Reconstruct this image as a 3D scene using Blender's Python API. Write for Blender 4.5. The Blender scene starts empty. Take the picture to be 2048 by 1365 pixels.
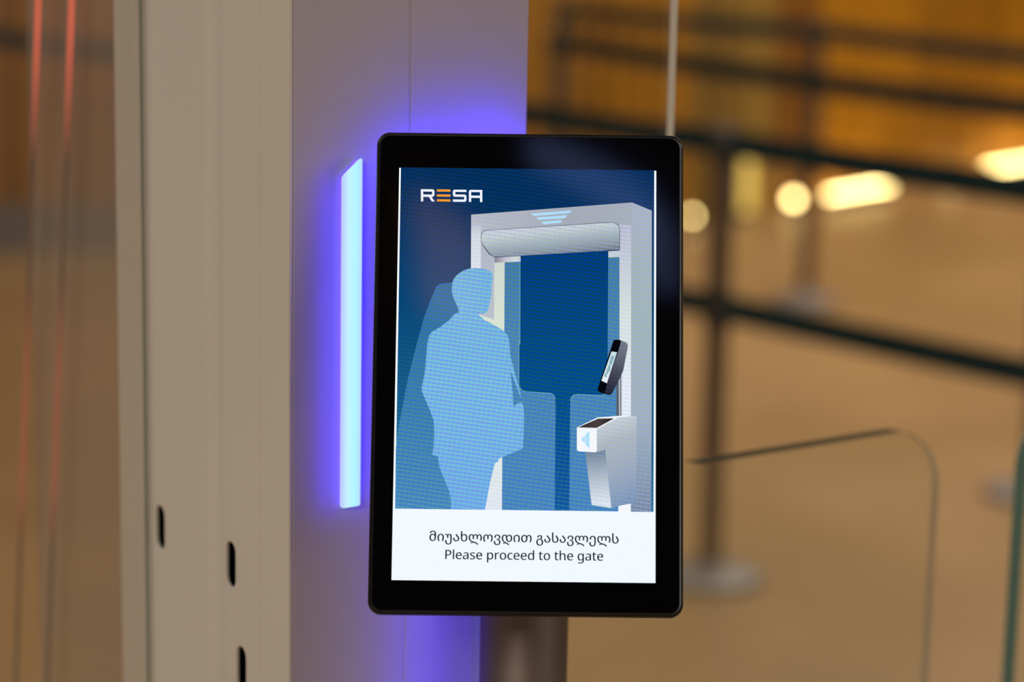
import bpy, bmesh, math, random
from mathutils import Vector, Matrix
R = math.radians
sc = bpy.context.scene
col = sc.collection

# ------------------------------------------------------------------ camera
cd = bpy.data.cameras.new('camera')
cam = bpy.data.objects.new('camera', cd); col.objects.link(cam)
cd.lens = 85; cd.sensor_width = 36; cd.clip_start = 0.02; cd.clip_end = 200
cam.matrix_world = Matrix.Translation((0, 0, 1.51)) @ Matrix.Rotation(R(78.5), 4, 'X') @ Matrix.Rotation(R(1.1), 4, 'Z')
cd.dof.use_dof = True; cd.dof.focus_distance = 1.262; cd.dof.aperture_fstop = 4.3
sc.camera = cam

# ------------------------------------------------------------------ world and view
w = bpy.data.worlds.new('world'); sc.world = w; w.use_nodes = True
w.node_tree.nodes['Background'].inputs[0].default_value = (.9, .62, .42, 1)
w.node_tree.nodes['Background'].inputs[1].default_value = .055
vs = sc.view_settings
vs.view_transform = 'Standard'; vs.look = 'None'; vs.gamma = 1; vs.use_curve_mapping = False; vs.exposure = 0.0

# ------------------------------------------------------------------ ceiling lights of the hall (area lamps in housings, built below)
def area(name, loc, size, power, color, rot=(0, 0, 0), sy=None):
    l = bpy.data.lights.new(name, 'AREA'); l.energy = power; l.color = color
    l.shape = 'RECTANGLE'; l.size = size; l.size_y = sy or size
    o = bpy.data.objects.new(name, l); col.objects.link(o); o.location = loc; o.rotation_euler = rot
    return o
CEIL = 4.2
WARM = (1, .93, .80)
LAMPS = [((2.2, 8.0, CEIL - .06), 5.0, 6.5, 280), ((-3.6, .6, CEIL - .06), 2.4, 4.0, 110), ((4.8, -.6, CEIL - .06), 2.0, 4.0, 210), ((-2.3, -5.2, CEIL - .06), 2.0, 3.0, 420)]
for p, sx, sy, e in LAMPS:
    area('ceiling_lamp', p, sx, e, WARM, (0, 0, 0), sy)

# ------------------------------------------------------------------ helpers
def s2l(c):
    return tuple((x / 12.92 if x <= .04045 else ((x + .055) / 1.055) ** 2.4) for x in [v / 255 for v in c])

def mat(name, rgb, rough=.5, metal=0, spec=.5, emit=None, es=0, coat=0):
    m = bpy.data.materials.new(name); m.use_nodes = True
    b = m.node_tree.nodes['Principled BSDF']
    b.inputs['Base Color'].default_value = (*rgb, 1)
    b.inputs['Roughness'].default_value = rough
    b.inputs['Metallic'].default_value = metal
    b.inputs['Specular IOR Level'].default_value = spec
    b.inputs['Coat Weight'].default_value = coat
    if emit:
        b.inputs['Emission Color'].default_value = (*emit, 1); b.inputs['Emission Strength'].default_value = es
    return m

def noise_mat(name, c1, c2, scale, rough=.5, detail=3, bump=0, spec=.5, metal=0, stretch=(1, 1, 1), lo=.35, hi=.65, bscale=None):
    m = mat(name, c1, rough, metal, spec); nt = m.node_tree; b = nt.nodes['Principled BSDF']
    tc = nt.nodes.new('ShaderNodeTexCoord'); mp = nt.nodes.new('ShaderNodeMapping'); mp.inputs['Scale'].default_value = stretch
    n = nt.nodes.new('ShaderNodeTexNoise'); n.inputs['Scale'].default_value = scale; n.inputs['Detail'].default_value = detail
    r = nt.nodes.new('ShaderNodeValToRGB')
    r.color_ramp.elements[0].position = lo; r.color_ramp.elements[0].color = (*c1, 1)
    r.color_ramp.elements[1].position = hi; r.color_ramp.elements[1].color = (*c2, 1)
    nt.links.new(tc.outputs['Object'], mp.inputs[0]); nt.links.new(mp.outputs[0], n.inputs['Vector'])
    nt.links.new(n.outputs['Fac'], r.inputs[0]); nt.links.new(r.outputs[0], b.inputs['Base Color'])
    if bump:
        bn = nt.nodes.new('ShaderNodeTexNoise'); bn.inputs['Scale'].default_value = bscale or scale * 8
        bp = nt.nodes.new('ShaderNodeBump'); bp.inputs['Strength'].default_value = bump; bp.inputs['Distance'].default_value = .001
        nt.links.new(tc.outputs['Object'], bn.inputs['Vector'])
        nt.links.new(bn.outputs['Fac'], bp.inputs['Height']); nt.links.new(bp.outputs[0], b.inputs['Normal'])
    return m

def glass_mat(name, tint, rough=0.0):
    m = bpy.data.materials.new(name); m.use_nodes = True; nt = m.node_tree
    for n in list(nt.nodes):
        if n.type == 'BSDF_PRINCIPLED': nt.nodes.remove(n)
    g = nt.nodes.new('ShaderNodeBsdfGlass'); g.inputs['Color'].default_value = (1, 1, 1, 1); g.inputs['IOR'].default_value = 1.5
    g.inputs['Roughness'].default_value = rough
    g.inputs['Color'].default_value = (*tint, 1)
    nt.links.new(g.outputs[0], nt.nodes['Material Output'].inputs['Surface'])
    return m

def thin_glass(name, tint, haze, k):
    # a sheet seen through: tinted straight-through light, a little diffuse haze, surface reflections
    m = bpy.data.materials.new(name); m.use_nodes = True; nt = m.node_tree
    for n in list(nt.nodes):
        if n.type == 'BSDF_PRINCIPLED': nt.nodes.remove(n)
    t = nt.nodes.new('ShaderNodeBsdfTransparent'); t.inputs[0].default_value = (*[c ** .5 for c in tint], 1)
    d = nt.nodes.new('ShaderNodeBsdfDiffuse'); d.inputs[0].default_value = (*haze, 1)
    g = nt.nodes.new('ShaderNodeBsdfGlossy'); g.inputs['Roughness'].default_value = .02
    f = nt.nodes.new('ShaderNodeFresnel'); f.inputs[0].default_value = 1.45
    m1 = nt.nodes.new('ShaderNodeMixShader'); m1.inputs[0].default_value = k
    m2 = nt.nodes.new('ShaderNodeMixShader')
    nt.links.new(t.outputs[0], m1.inputs[1]); nt.links.new(d.outputs[0], m1.inputs[2])
    ge = nt.nodes.new('ShaderNodeNewGeometry'); om = nt.nodes.new('ShaderNodeMath'); om.operation = 'SUBTRACT'; om.inputs[0].default_value = 1
    mu = nt.nodes.new('ShaderNodeMath'); mu.operation = 'MULTIPLY'
    nt.links.new(ge.outputs['Backfacing'], om.inputs[1]); nt.links.new(om.outputs[0], mu.inputs[0]); nt.links.new(f.outputs[0], mu.inputs[1])
    nt.links.new(mu.outputs[0], m2.inputs[0]); nt.links.new(m1.outputs[0], m2.inputs[1]); nt.links.new(g.outputs[0], m2.inputs[2])
    nt.links.new(m2.outputs[0], nt.nodes['Material Output'].inputs['Surface'])
    return m

def obj(name, bm, m, parent=None, smooth=False, bevel=0, angle=30):
    bmesh.ops.recalc_face_normals(bm, faces=bm.faces)
    me = bpy.data.meshes.new(name)
    bm.to_mesh(me); bm.free()
    for x in (m if isinstance(m, (list, tuple)) else [m]): me.materials.append(x)
    o = bpy.data.objects.new(name, me); col.objects.link(o)
    if smooth:
        for p in me.polygons: p.use_smooth = True
        me.set_sharp_from_angle(angle=R(angle))
    if bevel:
        b = o.modifiers.new('bevel', 'BEVEL'); b.width = bevel; b.segments = 3; b.limit_method = 'ANGLE'; b.angle_limit = R(35)
    if parent: o.parent = parent
    return o

def tag(o, label, cat, group=None, kind=None):
    o['label'] = label
    if cat: o['category'] = cat
    if group: o['group'] = group
    if kind: o['kind'] = kind
    return o

def struct(o, label=None):
    o['kind'] = 'structure'
    if label: o['label'] = label
    return o

def thing(name, label, cat, loc=(0, 0, 0), rz=0, group=None):
    o = bpy.data.objects.new(name, None); col.objects.link(o); o.empty_display_size = .05
    o.location = loc; o.rotation_euler = (0, 0, rz)
    return tag(o, label, cat, group)

def copy_tree(o, parent=None):
    c = o.copy(); col.objects.link(c)
    if parent: c.parent = parent
    for ch in list(o.children): copy_tree(ch, c)
    return c

def bm_box(bm, x0, x1, y0, y1, z0, z1):
    vs_ = [bm.verts.new(p) for p in ((x0, y0, z0), (x1, y0, z0), (x1, y1, z0), (x0, y1, z0), (x0, y0, z1), (x1, y0, z1), (x1, y1, z1), (x0, y1, z1))]
    for f in ((3, 2, 1, 0), (4, 5, 6, 7), (0, 1, 5, 4), (1, 2, 6, 5), (2, 3, 7, 6), (3, 0, 4, 7)):
        bm.faces.new([vs_[i] for i in f])

def bm_extrude(bm, pts, fn0, fn1, mi=0):
    """closed outline pts -> solid between fn0(p) and fn1(p)"""
    a = [bm.verts.new(fn0(p)) for p in pts]; b = [bm.verts.new(fn1(p)) for p in pts]
    n = len(pts)
    bm.faces.new(a[::-1]); bm.faces.new(b)
    for i in range(n):
        bm.faces.new((a[i], a[(i + 1) % n], b[(i + 1) % n], b[i]))

def bm_lathe(bm, prof, seg=40, c=(0, 0)):
    rings = []
    for r, z in prof:
        if r < 1e-6: rings.append([bm.verts.new((c[0], c[1], z))])
        else: rings.append([bm.verts.new((c[0] + r * math.cos(2 * math.pi * k / seg), c[1] + r * math.sin(2 * math.pi * k / seg), z)) for k in range(seg)])
    for a, b in zip(rings, rings[1:]):
        for k in range(seg):
            k2 = (k + 1) % seg
            if len(a) == 1: bm.faces.new((a[0], b[k], b[k2]))
            elif len(b) == 1: bm.faces.new((a[k], b[0], a[k2]))
            else: bm.faces.new((a[k], b[k], b[k2], a[k2]))

def arc(cx, cy, r, a0, a1, n=8):
    return [(cx + r * math.cos(R(a0 + (a1 - a0) * k / n)), cy + r * math.sin(R(a0 + (a1 - a0) * k / n))) for k in range(n + 1)]

def rrect(x0, x1, y0, y1, r, n=8):
    return arc(x1 - r, y1 - r, r, 0, 90, n) + arc(x0 + r, y1 - r, r, 90, 180, n) + arc(x0 + r, y0 + r, r, 180, 270, n) + arc(x1 - r, y0 + r, r, 270, 360, n)

# ------------------------------------------------------------------ materials
M = {}
M['cream'] = noise_mat('cream_powder_coat', (.525, .487, .448), (.55, .51, .468), 3, rough=.55, bump=.12, bscale=900, spec=.3)
M['front'] = noise_mat('lilac_grey_panel', (.38, .345, .385), (.40, .365, .405), 3, rough=.5, bump=.08, bscale=900, spec=.35)
M['dark'] = mat('dark_cavity', (.002, .002, .002), .9, spec=.1)
M['gasket'] = mat('green_glass_edge', (.24, .27, .22), .5)
M['black'] = mat('black_plastic', (.0035, .0035, .0045), .38, spec=.35)
M['blackglass'] = mat('black_cover_glass', (.0012, .0012, .0018), .05, spec=.42)
M['steel'] = noise_mat('satin_brown_steel', (.18, .142, .13), (.21, .165, .15), 60, rough=.48, metal=.85, stretch=(1, 1, .02))
M['bronze'] = mat('bronze_post', (.17, .115, .085), .45, metal=.6)
M['base'] = mat('grey_base', (.25, .215, .20), .5, metal=.35)
M['belt'] = noise_mat('dark_teal_webbing', (.013, .036, .043), (.022, .052, .060), 40, rough=.75, spec=.2)
M['belt2'] = M['belt']
M['cassette'] = mat('dark_cassette', (.03, .028, .026), .5)
M['glass'] = glass_mat('clear_gate_glass', (.955, .975, .965))
M['paneglass'] = thin_glass('hazy_side_glass', (.95, .93, .90), (.62, .60, .58), .02)
M['edge3'] = mat('olive_glass_edge', (.085, .070, .032), .7, spec=.05)  # dim surroundings seen in the up-facing glass edge are put into its colour
M['haze'] = thin_glass('milky_glass', (.72, .66, .60), (.64, .58, .54), .20)
M['edge'] = mat('pale_polished_glass_edge', (.50, .46, .40), .35)
_nt = M['edge'].node_tree; _t = _nt.nodes.new('ShaderNodeBsdfTranslucent'); _t.inputs[0].default_value = (.85, .80, .72, 1); _m = _nt.nodes.new('ShaderNodeMixShader'); _m.inputs[0].default_value = .75
_nt.links.new(_nt.nodes['Principled BSDF'].outputs[0], _m.inputs[1]); _nt.links.new(_t.outputs[0], _m.inputs[2]); _nt.links.new(_m.outputs[0], _nt.nodes['Material Output'].inputs['Surface'])
M['edge2'] = mat('teal_glass_edge', (.10, .205, .175), .3)
M['edge4'] = M['edge'].copy(); M['edge4'].name = 'sandy_glass_edge'
M['edge4'].node_tree.nodes['Translucent BSDF'].inputs[0].default_value = (.48, .37, .26, 1)
M['white_em'] = mat('bar_diffuser', (.8, .8, .8), .4)
M['lamp_metal'] = mat('lamp_housing', (.25, .22, .18), .5, metal=.5)

def emis(name, rgb, s):
    m = bpy.data.materials.new(name); m.use_nodes = True; nt = m.node_tree
    for n in list(nt.nodes):
        if n.type == 'BSDF_PRINCIPLED': nt.nodes.remove(n)
    e = nt.nodes.new('ShaderNodeEmission'); e.inputs[0].default_value = (*rgb, 1); e.inputs[1].default_value = s
    nt.links.new(e.outputs[0], nt.nodes['Material Output'].inputs['Surface'])
    return m

# ------------------------------------------------------------------ the hall
def floor_mat():
    m = noise_mat('polished_tan_floor', (.335, .195, .078), (.42, .25, .110), 1.1, rough=.42, detail=4, spec=.35, stretch=(1, .7, 1), lo=.42, hi=.60)  # broad noise tones put soft pools of light into the floor colour
    return m
bm = bmesh.new(); bm_box(bm, -14, 14, -10, 22, -.1, 0)
struct(obj('floor', bm, floor_mat()), 'tan polished floor of the hall')
bm = bmesh.new(); bm_box(bm, -14, 14, -10, 22, CEIL, CEIL + .1)
struct(obj('ceiling', bm, mat('dark_ceiling', (.02, .018, .018), .8)))

# back wall: a polyline in plan, faced with vertical boards
WALL = [(-7.0, 7.85), (.3, 9.5), (2.56, 12.1), (6.5, 16.63)]
def wall_piece(name, a, b, mats, pick, pitch, seed):
    rnd = random.Random(seed)
    a = Vector((*a, 0)); b = Vector((*b, 0)); d = (b - a); L = d.length; d.normalize(); n = Vector((d.y, -d.x, 0))   # n faces the camera side
    bm = bmesh.new(); s = 0
    # backing slab
    pts = [a - n * .0, b - n * .0, b - n * .2, a - n * .2]
    bm_extrude(bm, pts, lambda p: (p.x, p.y, 0), lambda p: (p.x, p.y, CEIL))
    while s < L:
        wd = pitch * rnd.uniform(.6, 1.3); e = min(s + wd, L); dp = rnd.uniform(.02, .05)
        nf = len(bm.faces)
        g = .008
        q = [a + d * (s + g), a + d * (e - g), a + d * (e - g) + n * dp, a + d * (s + g) + n * dp]
        bm_extrude(bm, q, lambda p: (p.x, p.y, 0), lambda p: (p.x, p.y, CEIL))
        bm.faces.ensure_lookup_table()
        mi = pick(s, L, rnd)
        for f in bm.faces[nf:]: f.material_index = mi
        s = e
    return struct(obj(name, bm, mats))
def wood(name, rgb):
    k = .7
    return noise_mat(name, tuple(c * k for c in rgb), rgb, 2.5, rough=.5, stretch=(6, 6, .5))
WM = [mat('wall_backing', (.10, .05, .015), .7), wood('amber_board', (.66, .28, .010)), wood('dark_amber_board', (.50, .205, .010)), wood('brown_board', (.34, .135, .018)), wood('yellow_board', (.42, .25, .05)), wood('dark_brown_board', (.15, .075, .028)), wood('olive_board', (.30, .17, .035))]
def pick_right(s, L, rnd):
    if L < 4:
        t = s / L
        for lo, hi, mi in ((0, .15, 2), (.15, .235, 6), (.235, .335, 4), (.335, .42, 3)):
            if lo <= t < hi: return mi
    return rnd.choice((1, 1, 1, 2))
def pick_left(s, L, rnd):
    return rnd.choice((3, 2, 2)) if s > L - 2.2 else rnd.choice((3, 2, 2))
wall_piece('wall_left', WALL[0], WALL[1], WM, pick_left, .16, 3)
wall_piece('wall_back', WALL[1], WALL[2], WM, pick_right, .11, 5)
wall_piece('wall_right', WALL[2], WALL[3], WM, pick_right, .11, 8)
# skirting on the left wall
bm = bmesh.new()
a = Vector((-7, 7.85, 0)); b = Vector((-.4, 9.342, 0)); d = (b - a).normalized(); n = Vector((d.y, -d.x, 0))
bm_extrude(bm, [a + n * .055, b + n * .055, b + n * .10, a + n * .10], lambda p: (p.x, p.y, .0), lambda p: (p.x, p.y, .17))
struct(obj('baseboard_left', bm, mat('blue_grey_skirting', (.16, .14, .13), .5), bevel=.004))

# ceiling light housings
for i, (p, sx, sy, e) in enumerate(LAMPS):
    t = thing('ceiling_light', ['broad ceiling light panel over the middle of the hall', 'long ceiling light panel on the left side', 'long ceiling light panel on the right side', 'ceiling light panel behind the viewer'][i], 'ceiling light', (p[0], p[1], CEIL), 0)
    bm = bmesh.new(); hx, hy = sx / 2 + .04, sy / 2 + .04
    bm_box(bm, -hx, hx, -hy, hy, -.03, 0)
    obj('housing', bm, M['lamp_metal'], t)
    bm = bmesh.new()
    for x0, x1, y0, y1 in ((-hx, -hx + .03, -hy, hy), (hx - .03, hx, -hy, hy), (-hx + .03, hx - .03, -hy, -hy + .03), (-hx + .03, hx - .03, hy - .03, hy)):
        bm_box(bm, x0, x1, y0, y1, -.09, -.03)
    obj('rim', bm, M['lamp_metal'], t)

for pts, rgb, lab in (([(.04, -2.88), (.20, -2.98), (.36, -3.14), (.44, -3.34), (.47, -3.62), (.42, -3.62), (.38, -3.40), (.30, -3.24), (.16, -3.08), (.04, -2.97)], (.60, .78, 1.8), 'added bluish glow panel behind the viewer for reflections in the screen'),
                      ([(-.27, -3.15), (-.10, -3.35), (-.08, -3.9), (-.25, -3.75)], (1.25, .62, .26), 'added brownish glow panel behind the viewer for reflections in the screen')):
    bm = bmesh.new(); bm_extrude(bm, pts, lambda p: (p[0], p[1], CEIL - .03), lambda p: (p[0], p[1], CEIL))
    o = obj('reflection_panel', bm, emis('panel_glow', rgb, 1)); tag(o, lab, 'added reflection panel')  # unseen glowing panels added to give the screen its faint reflections

# lamps along the foot of the back wall
wa, wb = Vector((.3, 9.5, 0)), Vector((2.56, 12.1, 0)); wd_ = (wb - wa); wn = Vector((wd_.normalized().y, -wd_.normalized().x, 0))
wz = math.atan2(wd_.y, wd_.x)
LAMPEM = emis('warm_lamp_face', (1.0, .74, .28), 15)
LAMPEM2 = emis('warm_bar_face', (1.0, .75, .29), 13)
NICHE = emis('dim_yellow_face', (.62, .40, .08), 1.8)
def foot_spot(t, label, r=.02, m=LAMPEM, z=.062):
    p = wa + wd_ * t + wn * .16
    o = thing('floor_spotlight', label, 'lamp', (p.x, p.y, 0), wz, 'small lamps at the foot of the amber wall')
    bm = bmesh.new(); bm_lathe(bm, [(0, 0), (.05, 0), (.05, .006), (.012, .01), (.012, z - .012), (0, z - .012)], 20)
    obj('stand', bm, M['lamp_metal'], o, True)
    bm = bmesh.new(); bmesh.ops.create_uvsphere(bm, u_segments=20, v_segments=12, radius=r)
    for v in bm.verts: v.co.z += z
    obj('bulb', bm, m, o, True)
def foot_bar(t0, t1, label, m=LAMPEM2, z=.056, th=.014):
    L = (t1 - t0) * wd_.length; p = wa + wd_ * (t0 + t1) / 2 + wn * .16
    o = thing('floor_light_bar', label, 'lamp', (p.x, p.y, 0), wz, 'glowing bars at the foot of the amber wall')
    bm = bmesh.new(); bm_box(bm, -L / 2, L / 2, -.012, .02, 0, z - th / 2 - .002)
    obj('housing', bm, M['lamp_metal'], o, bevel=.003)
    bm = bmesh.new(); bm_box(bm, -L / 2, L / 2, -.01, .01, z - th / 2 - .002, z + th / 2)
    obj('diffuser', bm, m, o, bevel=.002)
foot_spot(.134, 'small yellow floor lamp glowing beside the black screen edge', .011)
foot_spot(.343, 'round yellow lamp glow left of the short bright bar')
foot_spot(.716, 'round pale lamp glow left of the long bright bar at right', .019)
foot_bar(.422, .562, 'short bright yellow bar light beyond the slim far post')
foot_bar(.812, 1.25, 'long bright yellow bar light running out of the right edge')
p = wa + wd_ * .263 + wn * .09
o = thing('wall_light', 'dim upright yellow wall light behind the front barrier post', 'lamp', (p.x, p.y, 0), wz)
bm = bmesh.new(); bm_box(bm, -.05, .05, -.02, .03, .0, .36); obj('housing', bm, M['lamp_metal'], o, bevel=.004)
bm = bmesh.new(); bm_box(bm, -.035, .035, -.026, -.02, .03, .33); obj('diffuser', bm, NICHE, o)

# ------------------------------------------------------------------ stanchions and belts
def make_post(label, loc, low=False):
    o = thing('stanchion', label, 'barrier post', loc, 0, 'belt barrier posts standing in the hall')
    bm = bmesh.new(); bm_lathe(bm, [(0, 0), (.112, 0), (.115, .006), (.112, .016), (.085, .024), (.045, .030), (.034, .045), (0, .045)], 48)
    obj('base', bm, M['base'], o, True)
    bm = bmesh.new(); bm_lathe(bm, [(0, .045), (.025, .045), (.025, .89), (0, .89)], 32)
    obj('post', bm, M['bronze'], o, True)
    bm = bmesh.new(); bm_lathe(bm, [(0, .89), (.029, .89), (.030, .895), (.030, .955), (.026, .962), (0, .964)], 32)
    obj('belt_head', bm, M['cassette'], o, True)
    if low:
        bm = bmesh.new(); bm_lathe(bm, [(.0255, .545), (.030, .548), (.030, .625), (.0255, .628)], 32)
        obj('lower_belt_head', bm, M['cassette'], o, True)
    return o
P1 = (.425, 4.93); P2 = (1.005, 8.17); P3 = (.115, 7.52); P0 = (-.55, 6.30); P4 = (1.265, 5.66); P5 = (1.34, 3.90); P6 = (-1.95, 7.75); P7 = (2.15, 6.60); P8 = (.15, 9.0); P9 = (-1.1, 8.6)
make_post('tall barrier post on a grey disc base right of the black screen', (*P1, 0), True)
make_post('slim barrier post farther back, in line with the bright floor lights', (*P2, 0))
make_post('faint far barrier post beside the lilac pillar edge', (*P3, 0))
make_post('barrier post hidden behind the cream pillar', (*P0, 0), True)
make_post('barrier post whose grey base shows at the right edge behind glass', (*P4, 0))
make_post('near barrier post out of frame on the right', (*P5, 0), True)
make_post('far barrier post out of frame on the left', (*P6, 0), True)
make_post('far barrier post out of frame on the right', (*P7, 0))

def belt(a, b, z, sag, label, r=.031):
    a = Vector((*a, z)); b = Vector((*b, z)); d = (b - a).normalized(); a += d * r; b -= d * r
    L = (b - a).length; n = Vector((-d.y, d.x, 0)); N = 24; hw = .029
    bm = bmesh.new(); prev = None; mid = (a + b) / 2
    for k in range(N + 1):
        t = k / N; p = a.lerp(b, t); p.z -= sag * 4 * t * (1 - t); p -= Vector((mid.x, mid.y, 0))
        ring = [bm.verts.new(p + Vector((0, 0, sz * hw)) + n * sn * .001) for sz, sn in ((-1, -1), (1, -1), (1, 1), (-1, 1))]
        if prev:
            for i in range(4): bm.faces.new((prev[i], prev[(i + 1) % 4], ring[(i + 1) % 4], ring[i]))
        else: bm.faces.new(ring[::-1])
        prev = ring
    bm.faces.new(prev)
    o = obj('barrier_belt', bm, M['belt']); o.location = (mid.x, mid.y, 0)
    tag(o, label, 'belt', 'dark teal webbing belts between the barrier posts')
belt(P1, P5, .93, .008, 'upper teal belt running right from the tall front post')
belt(P1, P5, .588, .004, 'lower teal belt running right from the tall front post')
belt(P0, P1, .93, .01, 'upper teal belt running left from the tall front post')
belt(P0, P1, .588, .015, 'lower teal belt left of the tall front post behind screen')
belt(P3, P4, .93, .012, 'middle teal belt crossing above the front belt')
belt(P2, P7, .93, .01, 'topmost teal belt running right from the slim far post')
belt(P8, P2, .93, .008, 'topmost teal belt running left from the slim far post', .031)
belt(P6, P0, .93, .012, 'upper teal belt seen through the left glass')
make_post('far barrier post at the back by the brown wall boards', (*P8, 0))

# ------------------------------------------------------------------ gate column
C = Vector((-.1196, 1.27, 0)); A35 = R(35)
W, D = .1533, .2100       # column width and depth
colm = thing('gate_column', 'cream and lilac gate column with glowing light bar behind screen', 'gate column', C, A35)
# local frame: x along the front (to the right), y to the back, origin at the near corner
ZT = 2.05
# side cover: sheet with shallow folds on x = 0 side. profile (y, x-depth)
def side_profile():
    P = [(.0, 0), (.0312, 0), (.0318, .0012), (.0332, .0012), (.0338, 0), (.072, 0), (.078, .0006), (.083, .0018), (.0895, .0018), (.094, .0002), (.097, 0), (.1640, 0), (.1650, .0010), (.1690, .0010), (.1700, .0005), (.186, .0005), (.1875, .0018), (.1895, .0018), (.191, 0), (D, 0)]
    return P
prof = side_profile()
inner = [(y, .006) for y, x in ((D, 0), (.004, 0))]
bm = bmesh.new()
bm_extrude(bm, [(x, y) for y, x in prof] + [(x + .0024, y) for y, x in prof[::-1]], lambda p: (p[0], p[1], .02), lambda p: (p[0], p[1], ZT))
side = obj('side_cover', bm, M['cream'], None)
# slots cut through the sheet (z of the pitch 0.055 staggered)
cut = bmesh.new()
def slot(bm, y, z, hw=.0056, hh=.0135):
    pts = arc(y, z + hh - hw, hw, 0, 180, 8) + arc(y, z - hh + hw, hw, 180, 360, 8)
    bm_extrude(bm, pts, lambda p: (-.01, p[0], p[1]), lambda p: (.02, p[0], p[1]))
SLOTS = [(.1555, 1.1075), (.0670, 1.1072), (.0550, 1.0480), (.0670, .9900)]
for y, z in SLOTS: slot(cut, y, z)
co = obj('cutter', cut, M['dark'])
bo = side.modifiers.new('b', 'BOOLEAN'); bo.operation = 'DIFFERENCE'; bo.object = co; bo.solver = 'EXACT'
bpy.context.view_layer.update()
dg = bpy.context.evaluated_depsgraph_get()
me = bpy.data.meshes.new_from_object(side.evaluated_get(dg)); side.modifiers.clear(); side.data = me
me.materials.clear(); me.materials.append(M['cream'])
for p_ in me.polygons: p_.material_index = 0
bpy.data.objects.remove(co)
side.parent = colm
b = side.modifiers.new('bevel', 'BEVEL'); b.width = .0009; b.segments = 2; b.limit_method = 'ANGLE'; b.angle_limit = R(40)
side['label'] = 'cream side cover with oval slots'
# corner post and the two front panels, with seam
for x0, x1 in ((.0025, .0748), (.0756, W)):
    bm = bmesh.new(); bm_box(bm, x0, x1, 0, .012, .02, ZT)
    obj('front_panel', bm, M['front'], colm, bevel=.0008)
bm = bmesh.new(); bm_box(bm, .07485, .07555, .0008, .0125, .02, ZT); obj('seam_strip', bm, M['cream'], colm)
bm = bmesh.new(); bm_box(bm, .0085, W - .001, .013, D - .002, .0, ZT - .005)
obj('core', bm, M['dark'], colm)  # near-black colour stands in for the shade inside the slots
bm = bmesh.new(); bm_box(bm, W - .0005, W + .001, .006, D, .02, ZT - .001)
obj('end_cover', bm, M['cream'], colm)
bm = bmesh.new(); bm_box(bm, -.001, W + .002, -.002, D + .002, ZT, ZT + .012)
obj('cap', bm, M['cream'], colm, bevel=.003)
bm = bmesh.new(); bm_box(bm, -.006, W + .006, -.006, D + .006, 0, .02)
obj('foot_plate', bm, M['steel'], colm, bevel=.003)

# light bars: cyan-white diffuser on a blue-violet glowing carrier
BARF = bpy.data.materials.new('cyan_white_diffuser'); BARF.use_nodes = True
nt = BARF.node_tree
for n_ in list(nt.nodes):
    if n_.type == 'BSDF_PRINCIPLED': nt.nodes.remove(n_)
em = nt.nodes.new('ShaderNodeEmission'); tc = nt.nodes.new('ShaderNodeTexCoord'); sx_ = nt.nodes.new('ShaderNodeSeparateXYZ')
rp = nt.nodes.new('ShaderNodeValToRGB'); nt.links.new(tc.outputs['Generated'], sx_.inputs[0]); nt.links.new(sx_.outputs['X'], rp.inputs[0])
e_ = rp.color_ramp.elements; e_[0].position = 0; e_[0].color = (.50, .64, 1, 1); e_[1].position = 1; e_[1].color = (.50, .70, 1, 1)
q = e_.new(.3); q.color = (.56, .90, 1, 1); q = e_.new(.7); q.color = (.44, .92, 1, 1)
nt.links.new(rp.outputs[0], em.inputs[0]); em.inputs[1].default_value = 1.0
nt.links.new(em.outputs[0], nt.nodes['Material Output'].inputs['Surface'])
BARW = .025
BARS = emis('blue_violet_edge_glow', (.10, .04, 1.0), 4.0)
def bar_outline(x0, x1, z0, zl, zr, r=.0014):
    P = [(x0, z0), (x1, z0 ), (x1, zr), (x0, zl)]
    out = []; n = len(P)
    for i in range(n):
        a = Vector(P[i - 1]); b_ = Vector(P[i]); c = Vector(P[(i + 1) % n])
        u = (a - b_).normalized(); v = (c - b_).normalized()
        for k in range(5):
            t = k / 4; out.append(tuple((b_ + u * r * (1 - t) ** 2 + v * r * t ** 2)))
    return out
def light_bar(x0, x1, zl, zr, z0=1.1528, power=BARW, side=.003, off=.012):
    L = bar_outline(x0, x1, z0, zl, zr)
    bm = bmesh.new(); bm_extrude(bm, L, lambda p: (p[0], -.0042, p[1]), lambda p: (p[0], -.0024, p[1]))
    o = obj('light_bar', bm, BARF, colm, True); o['label'] = 'added light bar hidden behind the screen'
    m_ = .0008; L2 = bar_outline(x0 + m_, x1 - m_, z0 + m_, zl - m_, zr - m_)
    bm = bmesh.new(); bm_extrude(bm, L2, lambda p: (p[0], -.0024, p[1]), lambda p: (p[0], -.0002, p[1]))
    o2 = obj('edge_glow', bm, BARS, o, True)
    for xs in (x0 - side, x1 + min(side, .007)):          # unseen lamps added off the panel to throw the bars' blue-violet halo
        l = area('added_halo_lamp', (xs, -(off if xs < x0 else .012), (z0 + min(zl, zr)) / 2),   .002, power, (.035, .006, 1), (R(90), 0, 0), min(zl, zr) - z0)
        l.parent = colm
    return o
light_bar(.0309, .0428, 1.3365, 1.3462)
light_bar(.1310, .1430, 1.3500, 1.3420, .90, .14, .040, .034)  # unseen bar added behind screen and pole for the violet glow

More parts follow.
